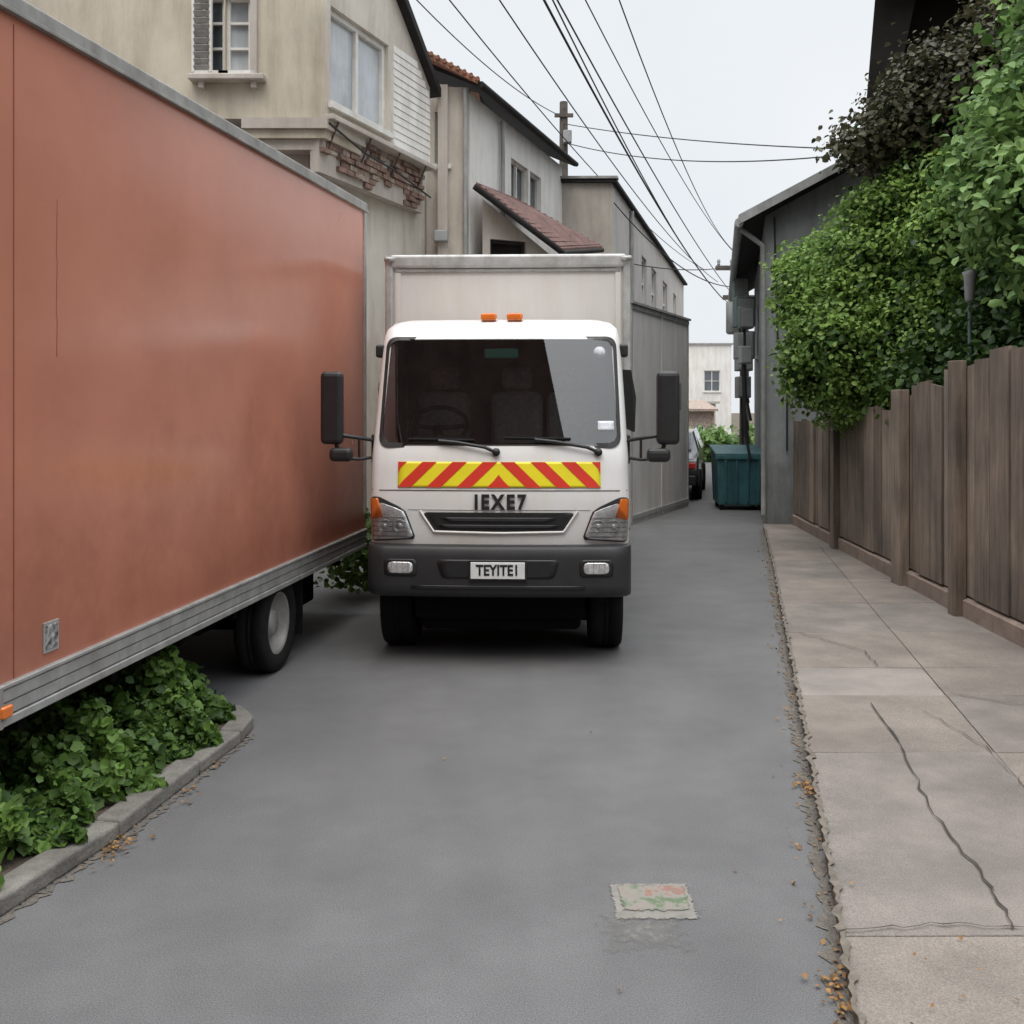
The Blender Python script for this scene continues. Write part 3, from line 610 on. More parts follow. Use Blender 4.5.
# ------------------------------------------------------------------ orange trailer
R=empty("cargo_trailer")
p0=arr([-2.02,3.90]); p1=arr([-1.345,9.15]); d=(p1-p0); TL=np.linalg.norm(d); d/=TL; nn=arr([d[1],-d[0]]); W=2.45
def tp(u,k,z): q=p0+d*u-nn*k; return (q[0],q[1],z)
ztop=lambda u:3.50+.23*u/TL
def tbox(nm,u0,u1,k0,k1,za,zb,mat,bev=0,slope=True):
    a=(lambda u,z: z+(ztop(u)-3.44)) if slope else (lambda u,z:z)
    return hexa(nm,[tp(u0,k0,a(u0,za)),tp(u1,k0,a(u1,za)),tp(u1,k1,a(u1,za)),tp(u0,k1,a(u0,za))],[tp(u0,k0,a(u0,zb)),tp(u1,k0,a(u1,zb)),tp(u1,k1,a(u1,zb)),tp(u0,k1,a(u0,zb))],mat,R,bev)
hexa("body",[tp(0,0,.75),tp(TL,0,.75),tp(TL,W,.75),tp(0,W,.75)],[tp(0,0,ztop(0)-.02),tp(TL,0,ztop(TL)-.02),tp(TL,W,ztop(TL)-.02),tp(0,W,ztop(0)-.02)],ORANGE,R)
tbox("top_rail",-.01,TL+.01,-.022,.06,3.38,3.45,ALUD,.012); tbox("top_rail_lip",-.01,TL+.01,-.032,.0,3.365,3.385,ALUD,.004)
tbox("roof_skin",0,TL,.05,W-.05,3.43,3.47,ALUD,.01)
for i,(a,b,k) in enumerate([(.60,.635,-.020),(.64,.69,-.012),(.695,.745,-.018),(.75,.768,-.026)]):
    tbox(f"bottom_rail_{i+1}",.02,TL,k,.05,a,b,ALU,.005,slope=False)
tbox("bottom_rail_end",-.005,.018,-.03,.05,.6,.768,ALUD,.004,False)
tbox("rear_post",TL-.05,TL+.012,-.014,.06,.61,3.42,ALU,.01,slope=True)
hexa("panel_joint",[tp(.12,-.003,.77),tp(.125,-.003,.77),tp(.125,.01,.77),tp(.12,.01,.77)],[tp(.12,-.003,3.40),tp(.125,-.003,3.40),tp(.125,.01,3.40),tp(.12,.01,3.40)],M("panel_joint",(.30,.095,.055),(.25,.08,.045),rough=.6),R)
SCR=M("scratch",(.30,.11,.07),(.25,.09,.055),rough=.7)
for i in range(8):
    z=2.08+i*.085; u=.42+.003*math.sin(i*2.1)
    hexa(f"scratch_{i}",[tp(u,-.0015,z),tp(u+.005,-.0015,z),tp(u+.005,.002,z),tp(u,.002,z)],[tp(u+.001,-.0015,z+.085),tp(u+.004,-.0015,z+.085),tp(u+.004,.002,z+.085),tp(u+.001,.002,z+.085)],SCR,R)
hexa("id_plate",[tp(.32,-.006,.82),tp(.43,-.006,.82),tp(.43,.0,.82),tp(.32,.0,.82)],[tp(.32,-.006,.95),tp(.43,-.006,.95),tp(.43,0,.95),tp(.32,0,.95)],ALU,R,.002)
hexa("id_plate_window",[tp(.332,-.010,.835),tp(.418,-.010,.835),tp(.418,-.005,.835),tp(.332,-.005,.835)],[tp(.332,-.010,.935),tp(.418,-.010,.935),tp(.418,-.005,.935),tp(.332,-.005,.935)],M("id_plate_dark",(.55,.55,.53),(.02,.02,.02),rough=.4,scale=32),R,.002)
hexa("marker_lamp",[tp(-.004,-.045,.64),tp(.06,-.045,.64),tp(.06,-.02,.64),tp(-.004,-.02,.64)],[tp(-.004,-.045,.69),tp(.06,-.045,.69),tp(.06,-.02,.69),tp(-.004,-.02,.69)],AMBER,R,.01)
tbox("chassis_beam_near",.1,TL-.1,.55,.65,.42,.6,UNDER,0,False); tbox("chassis_beam_far",.1,TL-.1,1.8,1.9,.42,.6,UNDER,0,False)
tbox("floor_underside",.02,TL-.02,.06,W-.02,.60,.749,UNDER,0,False)
for i in range(7): tbox(f"cross_member_{i}",.3+i*.75,.36+i*.75,.1,W-.1,.5,.6,UNDER,0,False)
ra=-math.atan2(d[0],d[1])
for nm,u,k,s in (("wheel_near",3.22,.14,1),("wheel_far",3.22,W-.15,-1)):
    q=tp(u,k,.34); wheel(nm,q,.34,.22,s,R,ALUD,ra)
q0=tp(3.22,.2,.33);q1=tp(3.22,W-.2,.33); tube("axle",[q0,q1],.05,UNDER,R)
for k in (.45,1.9): tbox(f"spring_{k}",2.8,3.7,k,k+.08,.33,.42,UNDER,0,False)
tbox("mudguard_flap",3.75,3.77,.06,.5,.14,.6,RUB,0,False); tbox("tool_locker",4.0,4.9,.35,.8,.18,.6,UNDER,.02,False)
tbox("landing_leg",.9,1.0,.6,.7,.0,.5,UNDER,0,False)

# ------------------------------------------------------------------ left side houses
def solid(name,poly,z0,z1,mat,parent): return prism(name,poly,z0,z1,mat,parent)
H1=empty("stucco_house")
sA=(-2.15,11.5); sB=(-1.15,14.0)
wall("upper_front_wall",(-7.5,11.5),sA,5.2,9.2,STUC,H1,openings=[(3.91,4.19,5.74,6.62,1,3,WINGL),(4.20,4.49,5.74,6.62,1,3,WINLT)],fw=.04,depth=.14)
wall("upper_side_wall",sA,sB,5.2,9,STUC2,H1,openings=[(.12,1.5,5.42,6.55,2,1,WINLT)],top=lambda u:8.7-.87*u,fw=.07)
dS=arr(sB)-arr(sA); LS=np.linalg.norm(dS); dS/=LS; nS=arr([dS[1],-dS[0]])
def sp(u,k,z): q=arr(sA)+dS*u+nS*k; return (q[0],q[1],z)
for i in range(13):
    z=5.3+i*.1; tl=min(LS-.02,(8.6-.1-z)/.87)
    hexa(f"siding_{i}",[sp(1.62,-.01,z),sp(tl,-.01,z),sp(tl,.018,z),sp(1.62,.018,z)][::1],[sp(1.62,-.01,z+.096),sp(tl,-.01,z+.096),sp(tl,.010,z+.096),sp(1.62,.010,z+.096)],SIDING,H1)
hexa("verge_board",[sp(-.3,-.2,8.72+.26),sp(LS+.12,-.2,8.7-.87*(LS+.12)),sp(LS+.12,.12,8.7-.87*(LS+.12)),sp(-.3,.12,8.98)],[sp(-.3,-.2,9.12),sp(LS+.12,-.2,8.82-.87*(LS+.12)),sp(LS+.12,.12,8.82-.87*(LS+.12)),sp(-.3,.12,9.12)],DTRIM,H1)
mesh("floor_soffit",[(-7.5,11.5,5.2),sA+(5.2,),sB+(5.2,),(-7.5,14,5.2)],[(0,3,2,1)],STUC3,H1)
for i in range(11): box(f"louvre_{i}",(-3.55,11.45,5.77+i*.078),(.18,.04,.06),ALUD,H1,rx=.5)
box("shutter_frame_1",(-3.65,11.46,6.18),(.03,.05,.92),TRIM,H1); box("shutter_frame_2",(-3.45,11.46,6.18),(.03,.05,.92),TRIM,H1)
box("window_surround_right",(-2.96,11.47,6.18),(.08,.06,.98),STUC3,H1,bevel=.01)
box("window_ledge",(-3.25,11.42,5.64),(.86,.16,.07),STUC3,H1,bevel=.015)
for x in (-3.55,-2.95): box(f"ledge_bracket_{x}",(x,11.45,5.57),(.06,.1,.08),STUC3,H1)
for i,(a,b,o) in enumerate([(5.08,5.2,.05),(4.98,5.077,.0),(4.86,4.977,-.06)]):
    solid(f"cornice_{i+1}",[(-3.1,11.5-o),(sA[0]+o*.6,11.5-o),(sA[0]+.3+o,12.3),(-3.1,12.3)],a,b,STUC3 if i!=1 else STUC,H1)
for nm,mt,par in (("exposed_brickwork",BRICK,0),("exposed_brickwork_pale",BRICKP,1)):
    V=[];F=[]
    rr=random.Random(5)
    for row in range(9):
        z=5.12-.072*row; u=.02+(.09 if row%2 else 0)
        while u<LS-.22:
            s=.165; r1=rr.random(); r2=rr.random(); r3=rr.random()
            low=4.72+.10*math.sin(u*4.3+1)+.07*math.sin(u*11)
            if z>low-.03 and r1>.07 and (r2<.4)==bool(par):
                kk=-.065+.05*r3; bb=len(V)
                pts=[sp(u,-.12,z),sp(u+s,-.12,z),sp(u+s,kk,z),sp(u,kk,z)]
                V+=pts+[(x,y,zz+.06) for x,y,zz in pts]; F+=[tuple(x+bb for x in f) for f in CUBEF]
            u+=s+.012
    mesh(nm,V,F,mt,H1,bevel=.004)
hexa("brick_backing",[sp(.0,-.2,4.60),sp(LS-.05,-.2,4.60),sp(LS-.05,-.085,4.60),sp(0,-.085,4.60)],[sp(.0,-.2,5.19),sp(LS-.05,-.2,5.19),sp(LS-.05,-.085,5.19),sp(0,-.085,5.19)],STUC3,H1)
hexa("render_ledge",[sp(0,-.1,5.19),sp(LS,-.1,5.19),sp(LS,.11,5.19),sp(0,.11,5.19)],[sp(0,-.1,5.25),sp(LS,-.1,5.25),sp(LS,.11,5.25),sp(0,.11,5.25)],STUC3,H1,.01)
RST=M("rusty_iron",(.10,.06,.045),(.05,.035,.03),rough=.9)
for i in range(4): tube(f"bracket_{i}",[sp(.15+i*.75,.09,5.19),sp(.15+i*.75,-.05,4.9)],.012,RST,H1)
tube("loose_cable",[sp(.0,.05,5.15),sp(.8,.07,4.98),sp(1.6,.05,4.95),sp(LS-.1,.06,4.8)],.012,WIRE,H1)
wall("lower_side_wall",(-2.4,11.8),(-1.22,14.3),0,4.95,STUC2,H1,openings=[(1.5,2.3,1.0,2.2,2,1)])
wall("lower_front_wall",(-7.5,11.8),(-2.4,11.8),0,5.2,STUC3,H1)
H2=empty("narrow_house")
wall("front_wall",(-1.22,14.25),(-.62,14.25),0,6.45,STUC2,H2,openings=[(.12,.30,5.35,6.1,1,2)],fw=.025)
wall("side_wall",(-.62,14.25),(-.60,14.6),0,6.45,STUC3,H2)
hexa("tile_roof",[(-1.5,14.0,6.95),(-.48,14.0,6.42),(-.48,16,6.62),(-1.5,16,7.15)],[(-1.5,14.0,7.05),(-.48,14.0,6.50),(-.48,16,6.70),(-1.5,16,7.25)],TERRA,H2)
for i in range(12):
    t=i/11; x=-1.5+t*1.02; z=7.03-.545*t
    tube(f"tile_{i}",[(x,13.97,z),(x,16,z+.2)],.03,TERRA,H2)
tube("downpipe",[(-.66,14.17,6.4),(-.66,14.17,2)],.035,METER,H2)
box("chimney_pilaster",(-.98,14.18,5.0),(.14,.1,2.9),STUC3,H2)
box("vent_box",(-1.0,14.1,4.3),(.2,.14,.16),METER,H2,bevel=.02)
H3=empty("white_house")
a3=(-.6,14.3); b3=(.93,18.6)
wall("side_wall",a3,b3,0,6.38,OFFW,H3,openings=[(1.75,2.6,5.15,5.88,2,1),(2.7,3.3,5.15,5.88,1,1)],fw=.04)
wall("gable_wall",(-3,14.9),a3,0,6.38,OFFW,H3)
d3=arr(b3)-arr(a3); L3=np.linalg.norm(d3); d3/=L3; n3=arr([d3[1],-d3[0]])
def s3(u,k,z): q=arr(a3)+d3*u+n3*k; return (q[0],q[1],z)
hexa("roof",[s3(-.2,.22,6.38),s3(L3+.1,.22,6.38),s3(L3+.1,-3,7.9),s3(-.2,-3,7.9)],[s3(-.2,.22,6.45),s3(L3+.1,.22,6.45),s3(L3+.1,-3,8.0),s3(-.2,-3,8.0)],DTRIM,H3)
tube("gutter",[s3(-.2,.25,6.42),s3(L3+.1,.25,6.42)],.045,DTRIM,H3)
tube("rain_pipe",[s3(1.2,.06,6.3),s3(1.2,.06,1)],.035,METER,H3)
A1,A2,B2,B1=arr([-.50,13.9,4.95]),arr([.72,14.6,4.14]),arr([1.55,17.2,4.60]),arr([.08,16.0,5.16])
hexa("lean_to_roof",[A1,A2,B2,B1],[p+arr([0,0,.07]) for p in (A1,A2,B2,B1)],RUSTR,H3)
for i in range(14):
    t=(i+.5)/14; tube(f"roof_rib_{i}",[A1*(1-t)+A2*t+arr([0,0,.07]),B1*(1-t)+B2*t+arr([0,0,.07])],.014,RUSTR,H3)
tube("lean_to_gutter",[A1+arr([-.02,-.04,0]),A2+arr([.02,-.04,0])],.045,DTRIM,H3); tube("lean_to_verge",[A2,B2],.04,DTRIM,H3)
wall("lean_to_wall",(-.42,14.25),(.60,14.75),0,4.9,STUC3,H3,top=lambda u:4.86-.66*u,openings=[(.12,.70,3.3,4.3,1,1,DARKW)],frame=DTRIM)
wall("lean_to_side_wall",(.60,14.75),(1.45,17.2),0,4.15,STUC3,H3,openings=[(.8,1.7,1.2,2.2,2,1)])
H4=empty("rendered_house")
a4=(1.86,18.6); b4=(5.8,33.8)
wall("front_wall",(.4,18.6),a4,0,6.07,STUC3,H4)
wall("side_wall",a4,b4,0,6.07,GREYW,H4,openings=[(4.4,5.3,4.2,5.4,2,2),(6.3,7.4,4.2,5.4,2,2),(9,10.2,4.2,5.4,2,2),(12,13,4.2,5.4,2,2)],fw=.06)
wall("rear_wall",b4,(3.4,34.4),0,6.07,GREYW,H4)
solid("roof_slab",[(.33,18.53),(1.93,18.5),(5.95,33.9),(3.4,34.5)],6.072,6.13,DTRIM,H4)
solid("parapet_cap",[(.33,18.5),(1.95,18.47),(1.99,18.65),(.36,18.7)],6.133,6.18,ALUD,H4)
tube("rain_pipe",[(2.5,20.9,6.0),(2.5,20.9,1)],.05,METER,H4)
H5=empty("clad_outbuilding")
a5=(1.9,16.05); b5=(3.38,19.25)
wall("road_wall",a5,b5,.0,3.56,GREYW2,H5)
wall("front_wall",(1.3,16.25),a5,0,3.56,GREYW2,H5)
wall("end_wall",b5,(2.6,19.5),0,3.56,GREYW2,H5)
d5=arr(b5)-arr(a5); L5=np.linalg.norm(d5); d5/=L5; n5=arr([d5[1],-d5[0]])
for i,u in enumerate([.02,1.75,L5-.02]):
    q=arr(a5)+d5*u+n5*.008; box(f"cladding_joint_{i}",(q[0],q[1],1.78),(.03,.045,3.5),GREYW if i==1 else ALU,H5,rz=-math.atan2(d5[0],d5[1]))
for i,z in enumerate([.12,3.52]):
    q=arr(a5)+d5*L5/2+n5*.011; box(f"cladding_rail_{i}",(q[0],q[1],z),(.03,L5+.04,.07),ALU,H5,rz=-math.atan2(d5[0],d5[1]))
q=arr(a5)+d5*2.6+n5*.02; box("wall_meter",(q[0],q[1],2.1),(.12,.4,.5),METER,H5,rz=-math.atan2(d5[0],d5[1]),bevel=.01)
solid("flat_roof",[(1.2,16.2),(1.93,15.98),(3.45,19.25),(2.6,19.6)],3.562,3.60,ALUD,H5)
G=empty("shade_wall"); solid("wall",[(-5.2,-1),(-4.9,-1),(-4.2,11.4),(-4.5,11.4)],0,2.2,STUC3,G); solid("coping",[(-5.23,-1),(-4.87,-1),(-4.17,11.4),(-4.53,11.4)],2.202,2.27,CONC,G)  # wall added behind the trailer to keep the space beneath it dark

# ------------------------------------------------------------------ unseen block added behind the camera, roofline shaped for its windscreen reflection
HB=empty("reflection_block")
BR2=M("reflection_block_brick",(.15,.085,.065),(.09,.055,.045),rough=.9,scale=1.5,streak=.3,blotch=.3)
mesh("reflection_block_face",[(-13,-8.99,0),(.2,-8.99,0),(.2,-8.99,18.5),(-13,-8.99,18.5)],[(0,3,2,1)],BR2,HB)
mesh("reflection_block_gable",[(.2,-9.0,0),(4.2,-9,0),(4.2,-9,5.5),(.2,-9,18.5)],[(0,3,2,1)],BR2,HB)
wall("side_wall",(4.2,-20),(4.2,-9),0,5.5,BR2,HB); prism("roof",[(.2,-9.02),(-13,-9.02),(-13,-20),(.2,-20)],18.3,18.45,DTRIM,HB)  # side and roof of the same added block

# ------------------------------------------------------------------ right side
Hr=empty("gable_house")
g0=(6.3,26.); g1=(4.02,15.85)
wall("road_wall",g0,g1,0,5.0,BLUEG,Hr,openings=[(4,5,3,4.1,2,2)])
wall("gable_wall",g1,(8.5,15.85),0,5,BLUEG,Hr,top=lambda u:5.05)
mesh("gable_infill",[(4.02,15.848,5.0),(8.5,15.848,5.0),(6.26,15.848,6.22)],[(0,1,2)],BLUEG,Hr)
hexa("roof_left",[(3.56,15.5,4.72),(5.8,26.3,4.72),(8.4,26.3,6.2),(6.3,15.5,6.2)],[(3.56,15.5,4.84),(5.8,26.3,4.84),(8.4,26.3,6.34),(6.3,15.5,6.34)],DTRIM,Hr)
hexa("verge_trim",[(3.52,15.46,4.73),(6.3,15.46,6.22),(6.3,15.56,6.22),(3.52,15.56,4.73)],[(3.52,15.46,4.88),(6.3,15.46,6.36),(6.3,15.56,6.36),(3.52,15.56,4.88)],METER,Hr)
hexa("roof_right",[(6.3,15.5,6.2),(8.4,26.3,6.2),(11,26.3,4.7),(9,15.5,4.7)],[(6.3,15.5,6.34),(8.4,26.3,6.34),(11,26.3,4.84),(9,15.5,4.84)],DTRIM,Hr)
tube("gutter",[(3.52,15.5,4.76),(5.75,26.3,4.76)],.07,METER,Hr); tube("downpipe",[(3.6,15.75,4.7),(3.95,15.78,4.45),(3.97,15.78,.2)],.04,METER,Hr)
box("vent_grille",(4.5,15.83,3.0),(.25,.04,.2),METER,Hr,bevel=.01)
tube("wall_cable",[(4.15,15.82,4.9),(4.2,15.82,3.0),(4.35,15.82,2.6),(4.35,15.82,1.2)],.014,WIRE,Hr)
UT=empty("electrical_cabinets")
for i,(x,y,z,s) in enumerate([(4.30,18.5,3.55,.32),(4.50,19.5,3.1,.40),(4.85,21,3.9,.5),(4.75,20.6,2.9,.4),(5.2,22.5,3.3,.5),(4.22,18.2,2.85,.26),(5.0,22.0,4.5,.4),(4.55,19.8,2.3,.34)]):
    box(f"cabinet_{i+1}",(x+.02,y,z),(s*.8,s*.8,s*1.25),METER if i%2 else METER2,UT,bevel=.02)
    box(f"cabinet_door_{i+1}",(x+.02,y-s*.42,z),(s*.66,.02,s*1.05),METER,UT,bevel=.005)
    tube(f"conduit_{i+1}",[(x,y,z-s*.6),(x+.02,y,z-1.4),(x+.12,y,z-1.9)],.025,WIRE,UT)
UP=empty("utility_pole")
tube("pole_shaft",[(6.32,27.2,0),(6.32,27.2,6.6)],.13,POLE,UP,radii=[1.1,.8])
box("cross_arm",(6.32,27.1,5.7),(1.6,.1,.12),POLE,UP); box("cross_arm_lower",(6.32,27.1,4.9),(1.2,.1,.12),POLE,UP)
lathe("transformer",[(0,.5),(.2,.5),(.22,.44),(.22,-.35),(.18,-.4),(0,-.4)],(6.0,27,4.3),METER,UP,'Z',20)
for i,x in enumerate((5.6,5.95,6.7,7.05)): lathe(f"insulator_{i}",[(0,.18),(.04,.17),(.05,.1),(.03,.06),(.05,.03),(.02,0)],(x,27.1,5.76),METER,UP,'Z',12)
UP2=empty("utility_pole")
tube("pole_shaft",[(1.25,24.2,0),(1.25,24.2,9.3)],.13,POLE,UP2,radii=[1.1,.75])
box("cross_arm",(1.25,24.1,8.95),(.45,.08,.08),POLE,UP2); box("pole_box",(1.33,24.0,8.4),(.2,.2,.3),METER,UP2,bevel=.02)

# fence
FE=empty("timber_fence")
def ftop(y): return float(np.interp(y,[-6,7.5,8.6,10.25,10.3,12,15.8],[2.4,2.38,2.22,2.02,1.95,1.8,1.65]))
y=-5.5; V1=[];F1=[];V2=[];F2=[]
while y<15.6:
    wd=random.uniform(.2,.42); th=.03; y2=min(y+wd,15.7); x0=fx(y);x1=fx(y2); z1=ftop((y+y2)/2)+random.uniform(-.05,.05); j=random.uniform(-.018,.018); tl=random.uniform(-.022,.022)
    V,F=(V2,F2) if random.random()<.28 else (V1,F1)
    b=len(V); g=.004
    V+=[(x0+j,y+g,.24),(x0+th+j,y+g,.24),(x1+th+j,y2-g,.24),(x1+j,y2-g,.24),(x0+j,y+g,z1+tl),(x0+th+j,y+g,z1+.002+tl),(x1+th+j,y2-g,z1-.002-tl),(x1+j,y2-g,z1-tl)]
    F+=[tuple(q+b for q in f) for f in CUBEF]; y=y2
mesh("boards_dark",V1,F1,FENCE,FE); mesh("boards_pale",V2,F2,FENCE2,FE)
mesh("backing_boards",[(fx(-5)+.05,-5,.2),(fx(7.5)+.05,7.5,.2),(fx(15.7)+.05,15.7,.2),(fx(15.7)+.05,15.7,1.5),(fx(7.5)+.05,7.5,2.1),(fx(-5)+.05,-5,2.1)],[(0,1,4,5),(1,2,3,4)],FENCE,FE)
for i,yp in enumerate([1.2,3.6,6.0,8.75,10.28,12.9]):
    box(f"post_{i+1}",(fx(yp)-.05,yp,(ftop(yp)+.04)/2+.03),(.11,.22 if i==4 else .14,ftop(yp)+.06),FENCE2 if i==4 else FENCE,FE,bevel=.01)
mesh("plinth",[(fx(y)-.03,y,.0) for y in (-5,7.55,10.3,15.7)]+[(fx(y)-.03,y,.20) for y in (-5,7.55,10.3,15.7)]+[(fx(y)+.07,y,.235) for y in (-5,7.55,10.3,15.7)],[(0,1,5,4),(1,2,6,5),(2,3,7,6),(4,5,9,8),(5,6,10,9),(6,7,11,10)],PLINTH,FE)

HD=empty("dark_timber_house")
wall("front_wall",(4.95,13.4),(10,13.0),0,8.5,DARKW,HD,openings=[(2,3,3,4.5,2,2)],frame=DTRIM)
wall("side_wall",(5.9,15.6),(4.95,13.4),0,8.5,DARKW,HD)
hexa("eaves",[(4.50,12.9,5.0),(4.75,12.9,5.0),(4.95,13.3,5.0),(4.72,13.3,5.0)],[(4.72,12.9,7.6),(5.3,12.9,7.6),(5.35,13.3,7.6),(4.92,13.3,7.6)],DARKW,HD)
hexa("roof_overhang",[(4.62,12.6,7.3),(10,12.4,7.3),(10,15.6,8.8),(5.9,15.6,8.8)],[(4.62,12.6,7.42),(10,12.4,7.42),(10,15.6,8.95),(5.9,15.6,8.95)],DARKW,HD)
def trunk(name,base,tops,r,parent):
    for i,t in enumerate(tops):
        b=arr(base);t=arr(t);m=(b+t)/2+RNG.normal(size=3)*.12; m[2]=(b[2]*.45+t[2]*.55)
        pts=[]
        for k in range(9):
            s=k/8; pts.append(tuple(b*(1-s)**2+2*m*s*(1-s)+t*s*s))
        tube(f"{name}_{i+1}",pts,r,BARK,parent,radii=[1-.8*k/8 for k in range(9)])
LG=leafmat("shrub_leaf",(.07,.145,.025),(.33,.49,.12),.38)
LG2=leafmat("tree_leaf",(.065,.14,.04),(.29,.44,.14),.33)
LP=leafmat("bronze_leaf",(.03,.032,.018),(.12,.115,.06),.2)
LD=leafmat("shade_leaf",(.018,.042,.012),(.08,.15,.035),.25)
S1=empty("hedge_shrub")
trunk("stem",(4.75,12.2,0),[(4.0,11.8,3.2),(4.6,12,3.8),(5.2,11.6,3.9),(4.4,11.2,2.8),(4.3,12.9,3.3)],.09,S1)
bl=[(4.05,12.0,2.85,.62,.8,.75),(4.45,11.9,3.6,.75,.8,.75),(4.95,11.4,4.1,.65,.7,.7),(5.2,11.3,3.1,.7,.8,.9),(4.2,12.3,2.2,.55,.8,.5),(4.65,11.1,2.7,.6,.6,.7),(3.9,12.8,3.4,.5,.6,.6),(4.6,11.9,2.1,.5,.8,.5),(4.8,10.8,3.6,.5,.5,.6),(3.72,12.4,2.4,.38,.4,.5),(4.7,10.6,2.6,.4,.4,.5),(4.35,11.6,4.2,.38,.4,.33)]
crown("leaves",bl,3600,16,.062,LG,S1,spread=.085)
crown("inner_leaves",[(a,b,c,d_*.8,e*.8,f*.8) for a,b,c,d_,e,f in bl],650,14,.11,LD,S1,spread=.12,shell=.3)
S2=empty("ash_tree")
trunk("stem",(5.6,9.4,0),[(4.9,8.9,4.2),(5.1,8.6,5.2),(4.5,8.8,3.6),(5.6,9,5.5)],.11,S2)
bl=[(4.7,8.9,4.35,.55,.6,.6),(5.0,8.8,5.2,.55,.6,.55),(4.5,8.7,3.75,.5,.5,.4),(4.75,8.4,3.25,.45,.4,.35),(5.2,9.2,4.0,.6,.7,.8),(4.25,8.9,4.05,.3,.3,.25),(5.3,8.3,5.9,.5,.5,.5)]
crown("leaves",bl,1050,15,.115,LG2,S2,spread=.14,hang=.5,wr=.40)
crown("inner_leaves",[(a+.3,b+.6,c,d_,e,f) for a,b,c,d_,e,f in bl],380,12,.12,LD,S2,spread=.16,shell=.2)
S3=empty("plum_tree")
trunk("stem",(5.8,11.6,0),[(4.5,11.4,5.3),(5.0,11.3,5.9),(5.6,11.3,6.2),(4.0,11.6,4.9)],.13,S3)
bl=[(4.1,11.6,4.95,.3,.4,.25),(4.5,11.4,5.2,.45,.5,.35),(5.1,11.3,5.45,.6,.6,.45),(5.7,11.2,5.5,.7,.6,.6),(5.0,11.5,4.9,.6,.5,.4),(5.5,11,6.1,.4,.5,.35),(4.75,11.3,5.75,.25,.3,.25)]
crown("leaves",bl,1150,14,.075,LP,S3,spread=.14,shell=.4)
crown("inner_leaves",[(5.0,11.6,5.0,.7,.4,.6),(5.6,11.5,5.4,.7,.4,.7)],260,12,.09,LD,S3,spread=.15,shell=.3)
S4=empty("hedge_shrub")
trunk("stem",(5.0,9.8,0),[(4.7,9.3,2.6),(5.0,9.8,2.9)],.07,S4)
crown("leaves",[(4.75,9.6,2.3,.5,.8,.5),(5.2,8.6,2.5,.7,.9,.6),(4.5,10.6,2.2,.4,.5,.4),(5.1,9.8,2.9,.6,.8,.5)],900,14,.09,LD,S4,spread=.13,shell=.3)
LP_=empty("lamp_post")
tube("post",[(4.35,9.5,0),(4.35,9.5,2.95)],.02,METER2,LP_)
lathe("lantern",[(0,.16),(.07,.14),(.055,.1),(.045,-.12),(.03,-.15),(0,-.15)],(4.35,9.5,3.02),METER,LP_,'Z',16)

D=empty("dumpster",(4.28,18.9,0),-.1)
b4_=[(-.42,-.5,.1),(.40,-.5,.1),(.40,.6,.1),(-.42,.6,.1)]; t4_=[(-.46,-.56,1.0),(.44,-.56,1.0),(.44,.62,1.12),(-.46,.62,1.12)]
hexa("bin_body",b4_,t4_,GREENM,D,.02); box("bin_lid",(-.01,.03,1.09),(.96,1.24,.05),GREENM,D,bevel=.02,rx=.1)
for i,x in enumerate((-.3,-.1,.1,.3)): box(f"bin_rib_{i}",(x,-.545,.55),(.04,.04,.8),GREENM,D,bevel=.008,rx=.06)
box("bin_rim",(-.01,-.575,.98),(.96,.05,.07),GREENM,D,bevel=.01)
for i,(x,y) in enumerate([(-.35,-.4),(.33,-.4),(-.35,.5),(.33,.5)]): lathe(f"castor_{i}",[(0,-.03),(.07,-.03),(.07,.03),(0,.03)],(x,y,.07),RUB,D,'X',14)

C=empty("parked_car",(3.42,22.3,0),-.22)
prof=[(-1.9,.35),(-1.95,.6),(-1.85,.85),(-1.1,.98),(-.55,1.38),(.9,1.42),(1.6,1.05),(1.9,.95),(1.95,.5),(1.9,.3)]
V=[];F=[];m=len(prof)
for s in (-1,1):
    for (yy_,z) in prof: V.append((s*(.8-(.14 if z>1.1 else 0)),yy_,z))
for i in range(m-1): F.append((i,i+m,i+1+m,i+1))
F.append(tuple(range(m-1,-1,-1))); F.append(tuple(range(m,2*m))); F.append((0,m-1,2*m-1,m))
mesh("car_body",V,F,CARP,C,bevel=.05)
mesh("rear_glass",[(-.62,-1.08,1.02),(.62,-1.08,1.02),(.56,-.62,1.345),(-.56,-.62,1.345)],[(0,1,2,3)],WINGL,C)
for s in (-1,1):
    for yq in (-1.25,1.25): wheel(f"car_wheel_{s}_{yq}",(s*.74,yq,.31),.31,.2,s,C,ALUD)
    box(f"tail_light_{s}",(s*.66,-1.93,.72),(.16,.05,.12),REDP,C,bevel=.02)
    mesh(f"car_side_glass_{s}",[(s*.808,-.5,1.02),(s*.808,1.2,1.02),(s*.672,.8,1.36),(s*.672,-.4,1.34)],[(0,1,2,3)],WINGL,C)
box("car_bumper",(0,-1.94,.42),(1.5,.1,.2),DGREY,C,bevel=.03)

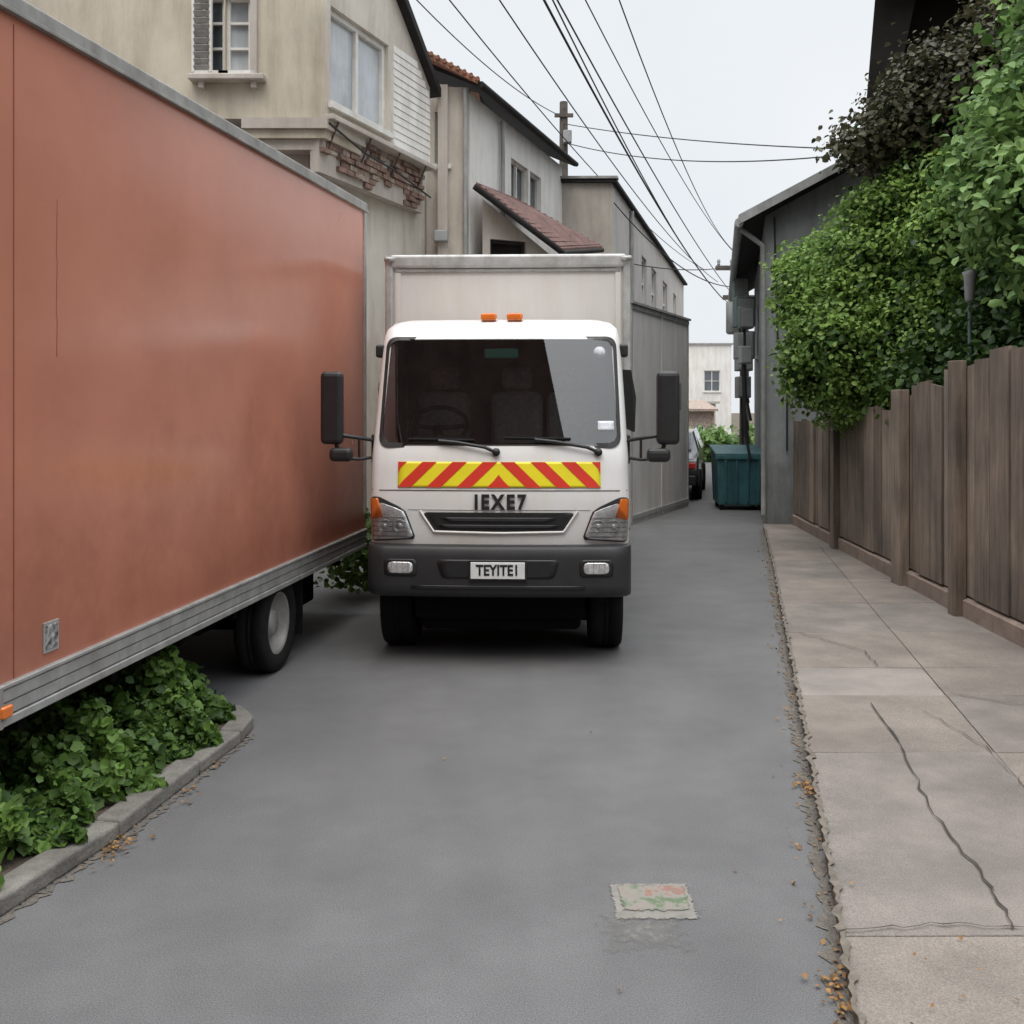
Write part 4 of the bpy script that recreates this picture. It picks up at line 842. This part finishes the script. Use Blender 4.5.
HF=empty("distant_white_house"); wall("front_wall",(10.0,62),(13.6,62),0,5.9,OFFW,HF,openings=[(1.9,2.9,3.0,4.3,2,2)])
wall("side_wall",(13.6,62),(14.2,70),0,5.9,OFFW,HF); solid("roof",[(9.9,61.9),(13.7,61.9),(14.3,70),(9.9,70)],5.902,6.0,METER,HF)
HG=empty("distant_rendered_house"); wall("front_wall",(7.2,42),(8.5,42),0,1.8,BRICKP,HG,openings=[(.4,.9,.6,1.2,2,1)]); 
hexa("roof",[(7.0,41.7,1.8),(8.6,41.7,1.8),(8.6,45,2.2),(7.0,45,2.2)],[(7.0,41.7,1.9),(8.6,41.7,1.9),(8.6,45,2.3),(7.0,45,2.3)],BRICKP,HG)
HH=empty("distant_low_house"); wall("front_wall",(5,55),(11.2,55),0,2.2,STUC,HH,openings=[(5.2,5.7,1.2,2.0,1,1)]); solid("roof",[(4.8,54.8),(11.4,54.8),(11.4,60),(4.8,60)],2.202,2.32,STUC3,HH)
crown("distant_hedge",[(8.2,33,.6,.8,.6,.6),(7.2,36,.6,.7,.6,.5),(9.5,35,.7,1,.6,.7)],420,14,.16,LG2,None,spread=.2)

OC=empty("overhead_cables")
def cable(nm,a,b,sag,r=.012):
    a=arr(a);b=arr(b); pts=[]
    for i in range(25):
        t=i/24; p=a*(1-t)+b*t; p[2]-=sag*4*t*(1-t); pts.append(tuple(p))
    tube(nm,pts,r,WIRE,OC,res=1)
cabs=[((-1.35,9.5,6.7),(6.6,34,6.6),.5,.009),((-.75,9.5,6.7),(7.0,34,6.2),.45,.010),((-.08,10.5,6.95),(7.2,34,5.6),.4,.018),((.02,10.0,6.75),(7.35,34,5.5),.55,.011),
      ((.25,9.8,6.8),(7.9,34,6.9),.5,.009),((.75,10.,6.85),(7.95,34,7.1),.9,.009),((-.35,9.5,7.2),(7.4,34,5.9),.3,.013)]
for i,(a,b,s,r) in enumerate(cabs): cable(f"cable_{i+1}",a,b,s,r)
cable("cable_cross_1",(1.25,24.1,8.75),(5.3,15.9,6.0),.1,.012); cable("cable_cross_2",(1.25,24.1,8.3),(5.2,15.9,5.9),.25,.012)
cable("cable_cross_3",(.9,18.4,4.9),(6.3,27,5.8),.3,.012); cable("cable_cross_4",(1.25,24.1,8.9),(-2,13,8.0),.3,.010)
cable("cable_drop_1",(6.32,27,5.7),(4.6,19.5,4.2),.3,.012); cable("cable_drop_2",(6.32,27,5.2),(1.9,18.6,5.7),.5,.012)
